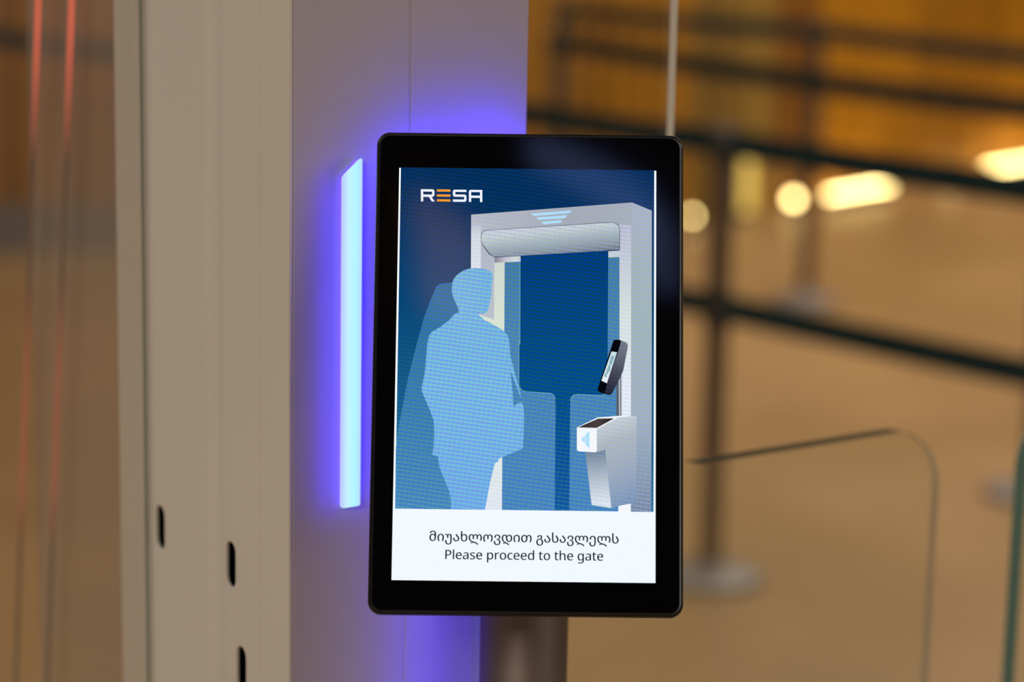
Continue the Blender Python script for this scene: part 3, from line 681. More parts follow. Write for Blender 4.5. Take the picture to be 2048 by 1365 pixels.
# captions
tx = art_mat('art_text', [(0, (8, 28, 32))])
def caption(data, x0, y0, x1, y1, sy, name):
    """outline data in 1/1000 units, left and right ends of the baseline given in picture coordinates"""
    C_ = [[tuple(map(int, t.split(','))) for t in g.split()] for g in data.split(';')]
    xs = [p[0] for c in C_ for p in c]; m0, m1 = min(xs), max(xs)
    a = Vector(S(x0, y0)); b_ = Vector(S(x1, y1)); k = (b_ - a) / (m1 - m0); n = Vector((-k.y, k.x)) * sy
    objs = [poly(name, [[tuple(a + k * (x - m0) + n * y + Vector(sh)) for x, y in c] for c in C_], tx, scr) for sh in ((-.00007, 0), (.00007, .00004))]
    bm = bmesh.new(); bm.from_mesh(objs[0].data); bm.from_mesh(objs[1].data); bm.to_mesh(objs[0].data); bm.free()
    bpy.data.objects.remove(objs[1])
    return objs[0]
GEO = '227,-8 200,-6 176,-2 152,6 131,16 111,30 94,46 78,65 66,88 56,113 48,141 44,172 43,206 45,254 54,296 69,331 89,361 115,385 144,401 177,411 213,415 229,414 244,413 257,410 270,406 282,402 292,397 302,391 312,384 342,353 346,353 344,378 342,406 342,442 341,456 339,469 336,481 331,493 325,503 317,513 308,521 297,528 284,534 269,538 253,541 235,541 221,541 207,539 195,536 183,532 173,528 163,522 155,515 148,508 143,499 139,491 136,481 135,471 136,462 137,452 71,452 68,467 67,480 69,497 73,512 80,527 90,540 102,552 116,563 132,573 150,581 170,587 191,592 212,595 235,596 262,594 286,590 309,584 329,575 347,564 364,551 377,536 389,519 398,501 405,480 409,459 410,435 410,206 407,156 398,113 383,76 363,46 337,23 305,6 268,-4;227,49 256,51 281,59 301,71 316,88 328,110 336,134 341,162 343,193 343,206 341,239 336,269 328,295 317,317 302,335 281,348 254,356 223,358 197,355 175,347 156,334 140,316 128,293 120,267 115,237 113,205 115,170 120,139 129,112 141,90 157,72 176,59 199,51;558,0 531,70 526,86 522,103 518,121 515,138 513,156 512,174 511,194 510,213 512,244 516,273 522,299 531,324 542,346 556,365 573,382 592,396 613,408 636,416 662,421 690,422 718,421 744,416 768,408 789,396 808,382 824,365 838,346 849,324 858,299 864,273 868,244 869,213 869,194 868,174 866,156 864,138 861,121 858,103 854,86 849,70 843,53 837,36 830,18 822,0 753,0 764,27 774,53 782,79 788,104 793,129 797,156 799,184 800,214 799,238 796,260 792,280 787,298 779,314 771,328 761,339 749,349 736,356 722,362 707,365 690,366 673,365 658,362 644,356 631,349 619,339 609,328 600,314 593,298 587,280 583,260 581,238 580,214 580,194 581,175 583,156 585,138 588,121 591,104 596,87 601,70 606,53 612,36 619,18 627,0;1142,-193 1121,-193 1101,-190 1082,-186 1065,-181 1048,-173 1033,-165 1019,-155 1006,-143 994,-131 984,-117 976,-102 968,-85 963,-68 958,-50 956,-30 955,-10 959,32 969,65 1034,65 1027,33 1023,-4 1024,-22 1026,-40 1030,-56 1036,-72 1043,-86 1051,-99 1062,-110 1074,-119 1088,-127 1104,-133 1122,-136 1142,-137 1161,-136 1178,-132 1193,-127 1206,-119 1217,-109 1227,-98 1235,-84 1242,-69 1247,-52 1250,-33 1252,-14 1253,8 1253,281 1252,300 1249,317 1244,332 1238,344 1229,353 1219,360 1206,364 1191,366 1177,364 1165,360 1155,353 1146,344 1139,332 1134,317 1131,301 1130,282 1130,183 1065,183 1065,281 1064,300 1061,317 1056,330 1049,342 1040,351 1029,357 1016,361 1002,362 944,362 944,418 999,418 1017,417 1034,414 1048,409 1061,403 1073,393 1082,382 1090,367 1097,350 1100,350 1107,367 1116,382 1126,394 1138,404 1151,412 1166,418 1182,421 1200,422 1218,421 1235,418 1250,413 1265,406 1277,397 1288,386 1298,374 1306,360 1313,344 1317,328 1320,311 1321,292 1321,5 1320,-26 1316,-53 1309,-79 1300,-102 1288,-123 1274,-142 1257,-157 1239,-170 1218,-180 1194,-188 1169,-192;1589,-8 1566,-7 1544,-3 1522,2 1502,10 1484,20 1467,32 1453,46 1440,63 1430,81 1423,102 1419,124 1418,149 1421,182 1428,207 1493,207 1488,182 1486,149 1486,134 1489,119 1493,106 1498,94 1506,84 1514,75 1524,67 1535,60 1547,55 1560,52 1574,49 1589,49 1605,49 1619,52 1632,55 1643,60 1654,67 1663,75 1671,84 1678,95 1684,107 1688,121 1690,136 1691,153 1690,172 1686,190 1681,205 1674,218 1665,231 1655,243 1645,254 1634,265 1597,304 1589,315 1581,326 1573,339 1567,352 1561,365 1558,381 1555,397 1555,415 1623,415 1624,398 1627,383 1633,369 1641,356 1650,344 1660,331 1671,319 1683,307 1720,267 1729,256 1736,244 1743,231 1749,218 1754,203 1758,188 1760,171 1761,153 1760,130 1755,108 1748,88 1739,69 1726,52 1712,37 1696,23 1677,12 1657,4 1636,-3 1613,-6;2045,-8 2003,-4 1966,6 1935,23 1909,46 1888,76 1873,113 1865,156 1862,206 1862,588 1930,588 1930,422 1928,391 1925,361 1930,361 1960,392 1969,399 1979,405 1990,410 2002,414 2015,418 2028,420 2043,422 2058,422 2095,419 2128,409 2157,392 2182,368 2203,337 2217,300 2226,257 2229,206 2227,172 2223,141 2216,113 2206,88 2193,65 2178,46 2161,30 2141,16 2120,6 2096,-2 2071,-6;2045,49 2072,51 2095,59 2115,72 2131,90 2143,112 2152,139 2157,170 2159,205 2157,240 2152,271 2143,298 2131,322 2116,341 2097,355 2074,363 2049,366 2017,363 1991,355 1970,343 1954,324 1943,302 1935,274 1930,242 1929,206 1929,193 1930,162 1935,134 1944,110 1955,88 1971,71 1991,59 2015,51;2811,-193 2802,-179 2792,-166 2780,-153 2768,-142 2756,-131 2742,-122 2728,-113 2713,-105 2698,-98 2683,-92 2667,-87 2650,-83 2634,-79 2617,-77 2600,-76 2582,-75 2564,-76 2545,-78 2526,-81 2508,-85 2490,-91 2472,-98 2455,-106 2438,-115 2411,-66 2444,-51 2480,-41 2517,-36 2517,-33 2496,-26 2476,-18 2457,-9 2438,2 2420,13 2404,26 2388,40 2374,55 2360,71 2349,89 2339,109 2330,129 2323,151 2318,175 2315,200 2314,227 2315,256 2318,282 2324,307 2331,330 2341,350 2353,369 2367,385 2383,398 2401,409 2421,416 2443,421 2467,422 2488,421 2506,417 2523,411 2537,403 2550,392 2560,379 2569,365 2576,349 2580,349 2588,365 2597,379 2608,392 2621,403 2636,411 2653,417 2672,421 2692,422 2714,421 2733,417 2750,411 2765,403 2778,392 2788,379 2797,365 2804,349 2808,349 2816,365 2825,379 2836,392 2849,403 2864,411 2880,417 2898,421 2918,422 2942,421 2964,416 2984,407 3002,396 3018,382 3032,365 3044,345 3054,323 3061,299 3067,272 3070,244 3071,213 3070,189 3069,166 3065,143 3061,121 3055,100 3047,79 3039,58 3029,38 2970,60 2978,78 2985,97 2990,115 2995,133 2998,152 3000,172 3001,192 3002,214 3000,249 2996,280 2988,306 2978,328 2965,344 2950,356 2932,363 2913,366 2896,364 2882,359 2869,351 2858,340 2850,325 2844,308 2840,288 2839,265 2839,141 2774,141 2774,265 2773,286 2769,305 2764,322 2755,337 2744,350 2730,359 2713,364 2692,366 2673,364 2657,359 2643,351 2631,340 2623,325 2616,308 2612,288 2611,265 2611,141 2546,141 2546,265 2545,286 2542,305 2536,322 2528,337 2518,350 2505,359 2490,364 2472,366 2452,364 2435,357 2420,347 2407,332 2397,312 2390,289 2385,260 2384,227 2385,201 2388,177 2393,154 2401,133 2411,114 2422,97 2434,80 2449,66 2464,52 2481,41 2498,30 2517,20 2536,12 2556,5 2576,-1 2597,-6 2623,-12 2650,-19 2676,-27 2702,-36 2727,-46 2752,-58 2775,-71 2797,-86 2817,-103 2835,-122 2850,-143 2863,-166;3203,0 3177,70 3172,86 3168,103 3164,121 3161,138 3159,156 3157,174 3157,194 3156,213 3157,244 3161,272 3166,299 3174,323 3184,345 3196,365 3210,382 3227,396 3245,407 3266,416 3288,421 3313,422 3334,421 3352,417 3369,411 3383,403 3396,392 3406,379 3415,365 3422,349 3426,349 3434,365 3443,379 3454,392 3467,403 3482,411 3498,417 3516,421 3536,422 3561,421 3584,416 3604,407 3623,396 3639,382 3653,365 3665,345 3675,323 3683,299 3689,272 3692,244 3693,213 3693,194 3692,174 3690,156 3688,138 3685,121 3682,103 3677,86 3672,70 3667,53 3661,36 3654,18 3646,0 3576,0 3588,27 3598,53 3606,79 3612,104 3617,129 3621,156 3623,184 3623,214 3623,238 3621,260 3617,280 3613,298 3607,314 3599,328 3591,339 3581,349 3570,356 3558,362 3545,365 3531,366 3514,364 3500,359 3487,351 3476,340 3468,325 3462,308 3458,288 3457,265 3457,141 3392,141 3392,265 3391,286 3388,305 3382,322 3374,337 3364,350 3351,359 3336,364 3318,366 3297,363 3279,356 3263,344 3250,328 3239,306 3232,280 3227,249 3226,214 3226,194 3227,175 3229,156 3231,138 3234,121 3237,104 3241,87 3246,70 3252,53 3258,36 3265,18 3273,0;3961,-193 3940,-193 3920,-190 3901,-186 3884,-181 3867,-174 3852,-165 3838,-156 3825,-145 3813,-134 3803,-121 3795,-107 3787,-92 3782,-76 3777,-60 3775,-43 3774,-26 3778,17 3788,49 3853,49 3846,17 3842,-19 3843,-34 3845,-49 3849,-63 3855,-76 3862,-89 3870,-100 3881,-111 3893,-120 3907,-127 3923,-133 3941,-136 3961,-137 3979,-136 3997,-133 4012,-127 4026,-119 4037,-110 4048,-99 4056,-87 4063,-73 4069,-58 4073,-42 4075,-25 4076,-8 4075,9 4073,25 4069,40 4063,55 4056,68 4047,79 4036,89 4023,97 4009,104 3992,109 3974,112 3954,113 3924,113 3924,169 3960,169 3985,171 4007,177 4025,187 4039,200 4049,216 4057,233 4061,252 4063,272 4062,285 4060,297 4056,308 4051,319 4045,329 4038,338 4029,346 4019,353 4007,359 3994,363 3980,365 3965,366 3950,365 3935,363 3923,360 3911,355 3901,348 3892,341 3884,333 3878,323 3873,313 3870,301 3868,288 3867,275 3869,254 3873,230 3807,230 3801,256 3799,280 3800,300 3804,319 3811,336 3820,353 3832,368 3846,382 3861,394 3879,404 3898,412 3919,418 3942,421 3965,422 3989,421 4011,417 4032,411 4051,403 4069,392 4085,380 4098,366 4110,351 4119,334 4125,316 4129,297 4131,277 4129,251 4123,228 4114,207 4101,188 4085,173 4066,160 4046,150 4022,143 4022,140 4038,137 4054,132 4069,125 4083,117 4097,107 4109,95 4119,82 4129,67 4136,50 4142,31 4145,11 4146,-11 4145,-37 4140,-62 4133,-86 4123,-107 4110,-127 4095,-144 4078,-159 4058,-171 4037,-181 4013,-188 3988,-192;4609,-193 4599,-178 4588,-163 4576,-149 4562,-137 4547,-126 4531,-116 4515,-107 4498,-100 4482,-95 4466,-91 4450,-88 4435,-87 4419,-88 4404,-89 4389,-91 4376,-94 4362,-98 4348,-103 4333,-109 4318,-116 4295,-68 4336,-53 4348,-49 4362,-47 4377,-45 4394,-44 4394,-42 4369,-28 4346,-14 4324,3 4304,20 4287,39 4271,60 4258,82 4247,106 4238,132 4232,160 4229,189 4227,220 4228,248 4232,275 4237,300 4245,324 4255,345 4266,365 4280,382 4297,396 4315,407 4335,416 4357,421 4381,422 4397,422 4413,420 4427,417 4440,413 4452,407 4463,401 4473,393 4483,384 4491,373 4498,362 4504,349 4509,335 4513,335 4522,356 4534,373 4549,388 4567,401 4586,410 4605,417 4626,421 4647,422 4673,421 4697,416 4720,408 4741,398 4759,384 4776,367 4790,348 4802,326 4811,301 4818,274 4822,244 4824,212 4823,187 4820,164 4816,143 4810,122 4803,103 4794,86 4784,70 4773,56 4761,43 4747,32 4733,22 4717,14 4701,8 4684,4 4666,1 4648,0 4628,1 4610,4 4592,8 4575,14 4560,22 4545,32 4532,43 4520,56 4509,70 4499,86 4491,103 4484,122 4478,143 4474,164 4472,187 4471,212 4471,250 4469,278 4465,302 4458,322 4447,338 4434,350 4419,359 4402,364 4384,366 4371,365 4359,362 4348,356 4338,349 4328,339 4320,328 4313,315 4307,300 4303,283 4300,264 4298,243 4297,221 4298,195 4300,170 4305,147 4311,126 4318,107 4327,90 4336,73 4348,58 4360,45 4373,32 4387,21 4402,11 4417,1 4433,-7 4449,-16 4466,-23 4548,-61 4566,-70 4582,-80 4598,-91 4613,-103 4626,-116 4639,-131 4650,-147 4660,-166;4647,56 4664,58 4680,61 4695,67 4707,76 4718,86 4728,99 4736,113 4742,130 4747,148 4750,168 4753,189 4753,212 4752,246 4747,276 4739,302 4728,324 4713,342 4695,355 4673,362 4647,365 4622,362 4600,355 4582,342 4567,324 4556,302 4548,276 4543,246 4541,212 4542,189 4544,168 4548,148 4553,130 4559,113 4567,99 4576,86 4587,76 4600,67 4614,61 4630,58;4956,0 4930,70 4925,86 4920,103 4917,121 4914,138 4912,156 4910,174 4909,194 4909,213 4910,244 4914,273 4920,299 4929,324 4941,346 4955,365 4971,382 4990,396 5011,408 5035,416 5060,421 5088,422 5117,421 5143,416 5166,408 5188,396 5206,382 5222,365 5236,346 5247,324 5256,299 5263,273 5266,244 5268,213 5267,194 5266,174 5265,156 5263,138 5260,121 5256,103 5252,86 5247,70 5242,53 5235,36 5228,18 5220,0 5151,0 5162,27 5172,53 5180,79 5187,104 5192,129 5195,156 5197,184 5198,214 5197,238 5195,260 5191,280 5185,298 5178,314 5169,328 5159,339 5147,349 5134,356 5120,362 5105,365 5088,366 5071,365 5056,362 5042,356 5029,349 5018,339 5007,328 4999,314 4991,298 4986,280 4982,260 4979,238 4978,214 4979,194 4980,175 4981,156 4983,138 4986,121 4990,104 4994,87 4999,70 5004,53 5011,36 5018,18 5026,0;5528,-8 5510,-7 5492,-4 5475,0 5459,7 5443,15 5429,24 5416,36 5403,49 5392,63 5382,80 5374,97 5366,116 5360,137 5356,159 5354,183 5353,208 5354,241 5358,272 5365,299 5375,324 5387,347 5401,366 5418,383 5436,397 5457,408 5479,416 5503,421 5529,422 5550,421 5571,417 5591,410 5611,401 5628,388 5643,373 5656,356 5665,335 5670,335 5675,349 5681,362 5688,373 5696,384 5705,393 5715,401 5726,407 5739,413 5752,417 5766,420 5782,422 5799,422 5822,421 5844,416 5863,408 5881,396 5897,382 5910,366 5922,347 5932,325 5939,302 5945,277 5948,250 5949,221 5949,200 5948,179 5946,159 5944,140 5941,122 5938,104 5933,87 5928,70 5923,53 5917,36 5910,18 5902,0 5832,0 5844,27 5854,53 5862,79 5868,104 5873,129 5877,156 5879,184 5879,214 5879,238 5877,260 5873,280 5869,298 5863,314 5856,328 5848,339 5839,349 5829,356 5818,362 5806,365 5793,366 5774,364 5757,359 5742,350 5729,338 5719,322 5711,302 5707,278 5705,250 5705,208 5705,183 5702,159 5698,137 5693,116 5686,97 5677,80 5668,63 5657,49 5644,36 5631,24 5617,15 5601,7 5584,0 5567,-4 5548,-7;5530,49 5547,50 5563,54 5577,60 5589,68 5600,79 5610,92 5617,106 5624,123 5629,142 5632,163 5634,184 5635,208 5633,243 5629,274 5621,300 5609,323 5595,342 5577,355 5555,362 5529,365 5503,362 5481,355 5463,342 5449,323 5437,300 5429,274 5425,243 5423,208 5424,184 5426,163 5429,142 5434,123 5441,106 5449,92 5458,79 5469,68 5482,60 5497,54 5512,50;6421,-193 6401,-192 6382,-190 6363,-185 6346,-179 6329,-171 6313,-162 6299,-151 6285,-138 6273,-124 6263,-108 6253,-91 6246,-73 6239,-53 6235,-32 6232,-9 6231,15 6233,46 6237,74 6244,100 6253,123 6265,144 6280,162 6297,178 6316,192 6337,203 6360,212 6385,219 6411,224 6432,227 6450,233 6464,241 6476,250 6484,260 6490,272 6494,286 6495,300 6494,314 6490,327 6484,339 6476,349 6465,357 6452,363 6438,367 6421,368 6404,367 6389,364 6377,358 6367,350 6358,341 6353,329 6349,316 6348,302 6349,290 6351,276 6285,276 6281,295 6280,312 6281,328 6284,343 6290,357 6297,370 6307,381 6318,392 6332,401 6346,408 6363,414 6381,419 6400,421 6421,422 6441,421 6460,419 6478,414 6495,408 6510,400 6523,390 6535,379 6545,367 6553,353 6558,338 6562,323 6563,306 6562,289 6559,273 6553,258 6545,244 6535,232 6522,221 6507,212 6490,206 6490,203 6511,196 6529,187 6546,176 6561,163 6574,148 6585,132 6594,115 6602,96 6607,77 6612,57 6614,36 6615,15 6614,-9 6611,-32 6607,-53 6601,-73 6594,-91 6585,-108 6574,-124 6563,-138 6549,-151 6535,-162 6519,-171 6502,-179 6484,-185 6464,-190 6443,-192;6423,-137 6443,-136 6461,-132 6477,-126 6492,-118 6505,-108 6515,-95 6524,-81 6532,-65 6537,-47 6541,-28 6544,-7 6544,15 6544,37 6541,57 6537,76 6531,94 6524,109 6515,123 6504,135 6491,145 6477,154 6461,159 6443,163 6422,164 6393,161 6368,154 6347,141 6330,123 6318,101 6309,76 6303,47 6302,15 6302,-7 6305,-28 6309,-47 6314,-65 6322,-81 6331,-95 6342,-108 6354,-118 6369,-126 6385,-132 6403,-136;6864,-8 6840,-7 6818,-3 6797,2 6777,10 6758,20 6742,32 6727,46 6715,63 6705,81 6698,102 6694,124 6692,149 6696,182 6702,207 6767,207 6762,182 6760,149 6761,134 6763,119 6767,106 6773,94 6780,84 6788,75 6798,67 6809,60 6822,55 6835,52 6849,49 6864,49 6879,49 6893,52 6906,55 6918,60 6929,67 6938,75 6946,84 6953,95 6958,107 6962,121 6964,136 6965,153 6964,172 6961,190 6956,205 6948,218 6939,231 6930,243 6920,254 6909,265 6872,304 6863,315 6855,326 6848,339 6841,352 6836,365 6832,381 6830,397 6829,415 6897,415 6898,398 6902,383 6907,369 6915,356 6925,344 6935,331 6946,319 6957,307 6995,267 7003,256 7011,244 7018,231 7024,218 7029,203 7033,188 7035,171 7036,153 7034,130 7030,108 7023,88 7013,69 7001,52 6987,37 6970,23 6952,12 6932,4 6911,-3 6888,-6;7319,-8 7278,-4 7241,6 7209,22 7183,45 7163,75 7148,110 7139,152 7136,200 7136,588 7204,588 7204,193 7206,162 7211,134 7219,110 7231,88 7247,71 7267,59 7291,51 7319,49 7338,50 7355,53 7370,59 7383,66 7395,76 7405,87 7414,99 7421,113 7426,128 7430,144 7432,161 7433,179 7432,194 7430,208 7427,221 7423,234 7397,278 7362,336 7355,353 7350,371 7347,392 7346,415 7415,415 7415,398 7418,382 7422,367 7428,354 7461,302 7469,289 7477,276 7485,262 7491,247 7497,232 7500,215 7503,196 7503,176 7502,149 7498,124 7490,101 7480,79 7468,60 7453,43 7435,28 7416,15 7394,5 7371,-2 7346,-6;7756,-8 7733,-7 7711,-3 7689,2 7669,10 7651,20 7634,32 7620,46 7608,63 7598,81 7590,102 7586,124 7585,149 7588,182 7595,207 7660,207 7655,182 7653,149 7654,134 7656,119 7660,106 7666,94 7673,84 7681,75 7691,67 7702,60 7714,55 7727,52 7741,49 7756,49 7772,49 7786,52 7799,55 7811,60 7821,67 7830,75 7839,84 7845,95 7851,107 7855,121 7857,136 7858,153 7857,172 7853,190 7848,205 7841,218 7832,231 7822,243 7812,254 7801,265 7765,304 7756,315 7748,326 7741,339 7734,352 7729,365 7725,381 7722,397 7722,415 7790,415 7791,398 7794,383 7800,369 7808,356 7817,344 7827,331 7838,319 7850,307 7887,267 7896,256 7903,244 7910,231 7916,218 7922,203 7925,188 7927,171 7928,153 7927,130 7922,108 7915,88 7906,69 7893,52 7879,37 7863,23 7845,12 7825,4 7803,-3 7780,-6;8196,-193 8175,-193 8155,-190 8136,-186 8119,-181 8102,-174 8087,-165 8073,-156 8060,-145 8048,-134 8038,-121 8030,-107 8022,-92 8017,-76 8013,-60 8010,-43 8009,-26 8014,17 8023,49 8088,49 8081,17 8077,-19 8078,-34 8080,-49 8084,-63 8090,-76 8097,-89 8106,-100 8116,-111 8128,-120 8142,-127 8158,-133 8176,-136 8196,-137 8215,-136 8232,-133 8247,-127 8261,-119 8273,-110 8283,-99 8292,-87 8299,-73 8304,-58 8308,-42 8310,-25 8311,-8 8310,9 8308,25 8304,40 8298,55 8291,68 8282,79 8271,89 8258,97 8244,104 8228,109 8209,112 8189,113 8159,113 8159,169 8195,169 8220,171 8242,177 8260,187 8274,200 8284,216 8292,233 8296,252 8298,272 8297,285 8295,297 8291,308 8287,319 8280,329 8273,338 8264,346 8254,353 8242,359 8230,363 8216,365 8200,366 8185,365 8171,363 8158,360 8146,355 8136,348 8127,341 8120,333 8113,323 8108,313 8105,301 8103,288 8102,275 8104,254 8108,230 8042,230 8036,256 8034,280 8035,300 8039,319 8046,336 8055,353 8067,368 8081,382 8096,394 8114,404 8134,412 8154,418 8177,421 8200,422 8224,421 8246,417 8267,411 8287,403 8304,392 8320,380 8333,366 8345,351 8354,334 8361,316 8365,297 8366,277 8364,251 8358,228 8349,207 8336,188 8320,173 8302,160 8281,150 8258,143 8258,140 8274,137 8289,132 8304,125 8318,117 8332,107 8344,95 8355,82 8364,67 8371,50 8377,31 8380,11 8381,-11 8380,-37 8375,-62 8368,-86 8358,-107 8345,-127 8330,-144 8313,-159 8294,-171 8272,-181 8248,-188 8223,-192;8960,-193 8950,-179 8940,-166 8929,-153 8917,-142 8904,-131 8891,-122 8877,-113 8862,-105 8847,-98 8831,-92 8815,-87 8799,-83 8782,-79 8765,-77 8748,-76 8731,-75 8712,-76 8693,-78 8675,-81 8657,-85 8639,-91 8621,-98 8603,-106 8586,-115 8559,-66 8593,-51 8629,-41 8665,-36 8665,-33 8645,-26 8625,-18 8605,-9 8587,2 8569,13 8552,26 8537,40 8522,55 8509,71 8497,89 8487,109 8478,129 8471,151 8466,175 8463,200 8462,227 8464,256 8467,282 8472,307 8480,330 8490,350 8502,369 8516,385 8532,398 8550,409 8570,416 8592,421 8616,422 8636,421 8655,417 8671,411 8686,403 8698,392 8709,379 8718,365 8725,349 8729,349 8736,365 8745,379 8757,392 8770,403 8785,411 8802,417 8820,421 8841,422 8862,421 8882,417 8899,411 8913,403 8926,392 8937,379 8946,365 8953,349 8957,349 8964,365 8974,379 8985,392 8998,403 9012,411 9029,417 9047,421 9067,422 9091,421 9113,416 9133,407 9151,396 9167,382 9181,365 9193,345 9202,323 9210,299 9215,272 9219,244 9220,213 9219,189 9217,166 9214,143 9209,121 9203,100 9196,79 9187,58 9177,38 9118,60 9127,78 9133,97 9139,115 9143,133 9146,152 9148,172 9150,192 9150,214 9149,249 9144,280 9137,306 9126,328 9114,344 9098,356 9081,363 9061,366 9045,364 9030,359 9018,351 9007,340 8999,325 8992,308 8989,288 8988,265 8988,141 8923,141 8923,265 8921,286 8918,305 8912,322 8904,337 8893,350 8878,359 8861,364 8841,366 8822,364 8805,359 8791,351 8780,340 8771,325 8765,308 8761,288 8759,265 8759,141 8695,141 8695,265 8693,286 8690,305 8685,322 8677,337 8667,350 8654,359 8638,364 8620,366 8601,364 8584,357 8569,347 8556,332 8545,312 8538,289 8534,260 8532,227 8533,201 8536,177 8542,154 8549,133 8559,114 8570,97 8583,80 8597,66 8613,52 8629,41 8647,30 8666,20 8685,12 8705,5 8725,-1 8746,-6 8772,-12 8798,-19 8824,-27 8850,-36 8876,-46 8900,-58 8923,-71 8945,-86 8966,-103 8983,-122 8999,-143 9012,-166;9480,-193 9460,-193 9442,-190 9424,-186 9407,-181 9391,-173 9377,-165 9363,-155 9350,-143 9339,-131 9329,-117 9321,-102 9314,-85 9308,-68 9304,-50 9302,-30 9301,-10 9305,32 9315,65 9380,65 9372,33 9369,-4 9370,-22 9372,-40 9376,-56 9381,-72 9388,-86 9396,-99 9406,-110 9418,-119 9431,-127 9445,-133 9462,-136 9480,-137 9499,-136 9516,-132 9531,-127 9544,-119 9555,-109 9565,-98 9573,-84 9580,-69 9585,-52 9588,-33 9590,-14 9591,8 9591,243 9589,271 9585,295 9577,316 9567,334 9553,348 9536,358 9516,364 9493,366 9478,365 9464,363 9452,359 9440,354 9429,348 9419,340 9411,331 9404,321 9399,309 9395,296 9392,281 9391,265 9393,233 9398,207 9333,207 9327,232 9323,265 9325,290 9329,313 9336,333 9346,352 9358,368 9373,382 9389,395 9407,404 9427,412 9448,418 9470,421 9493,422 9517,421 9540,417 9561,411 9580,401 9598,390 9614,376 9627,360 9638,341 9647,321 9654,298 9658,273 9659,246 9659,5 9658,-26 9654,-53 9647,-79 9638,-102 9626,-123 9612,-142 9595,-157 9577,-170 9556,-180 9532,-188 9507,-192;10257,-193 10247,-179 10237,-166 10226,-153 10214,-142 10201,-131 10188,-122 10174,-113 10159,-105 10144,-98 10128,-92 10112,-87 10096,-83 10079,-79 10062,-77 10045,-76 10028,-75 10009,-76 9990,-78 9972,-81 9954,-85 9936,-91 9918,-98 9900,-106 9883,-115 9856,-66 9890,-51 9926,-41 9962,-36 9962,-33 9942,-26 9922,-18 9902,-9 9884,2 9866,13 9849,26 9834,40 9819,55 9806,71 9794,89 9784,109 9775,129 9768,151 9763,175 9760,200 9759,227 9761,256 9764,282 9769,307 9777,330 9787,350 9799,369 9813,385 9829,398 9847,409 9867,416 9889,421 9913,422 9933,421 9952,417 9968,411 9983,403 9995,392 10006,379 10015,365 10022,349 10026,349 10033,365 10042,379 10054,392 10067,403 10082,411 10099,417 10117,421 10138,422 10159,421 10179,417 10196,411 10210,403 10223,392 10234,379 10243,365 10250,349 10254,349 10261,365 10270,379 10282,392 10295,403 10309,411 10326,417 10344,421 10363,422 10388,421 10410,416 10430,407 10448,396 10464,382 10478,365 10489,345 10499,323 10507,299 10512,272 10516,244 10517,213 10516,189 10514,166 10511,143 10506,121 10500,100 10493,79 10484,58 10474,38 10415,60 10424,78 10430,97 10436,115 10440,133 10443,152 10445,172 10447,192 10447,214 10446,249 10441,280 10434,306 10423,328 10411,344 10395,356 10378,363 10358,366 10342,364 10327,359 10315,351 10304,340 10295,325 10289,308 10286,288 10285,265 10285,141 10220,141 10220,265 10218,286 10215,305 10209,322 10201,337 10190,350 10175,359 10158,364 10138,366 10119,364 10102,359 10088,351 10077,340 10068,325 10062,308 10058,288 10056,265 10056,141 9991,141 9991,265 9990,286 9987,305 9981,322 9974,337 9964,350 9951,359 9935,364 9917,366 9898,364 9881,357 9866,347 9853,332 9842,312 9835,289 9831,260 9829,227 9830,201 9833,177 9839,154 9846,133 9856,114 9867,97 9880,80 9894,66 9910,52 9926,41 9944,30 9962,20 9982,12 10002,5 10022,-1 10043,-6 10069,-12 10095,-19 10121,-27 10147,-36 10173,-46 10197,-58 10220,-71 10242,-86 10263,-103 10280,-122 10296,-143 10309,-166;10800,-8 10759,-4 10722,6 10691,22 10664,45 10644,75 10629,110 10620,152 10617,200 10617,588 10685,588 10685,193 10687,162 10692,134 10700,110 10712,88 10728,71 10748,59 10772,51 10800,49 10819,50 10836,53 10851,59 10864,66 10876,76 10886,87 10895,99 10902,113 10907,128 10911,144 10913,161 10914,179 10913,194 10912,208 10908,221 10904,234 10878,278 10843,336 10836,353 10831,371 10829,392 10828,415 10896,415 10896,398 10899,382 10903,367 10910,354 10942,302 10951,289 10958,276 10966,262 10972,247 10978,232 10981,215 10984,196 10985,176 10983,149 10979,124 10971,101 10961,79 10949,60 10934,43 10916,28 10897,15 10875,5 10852,-2 10827,-6'
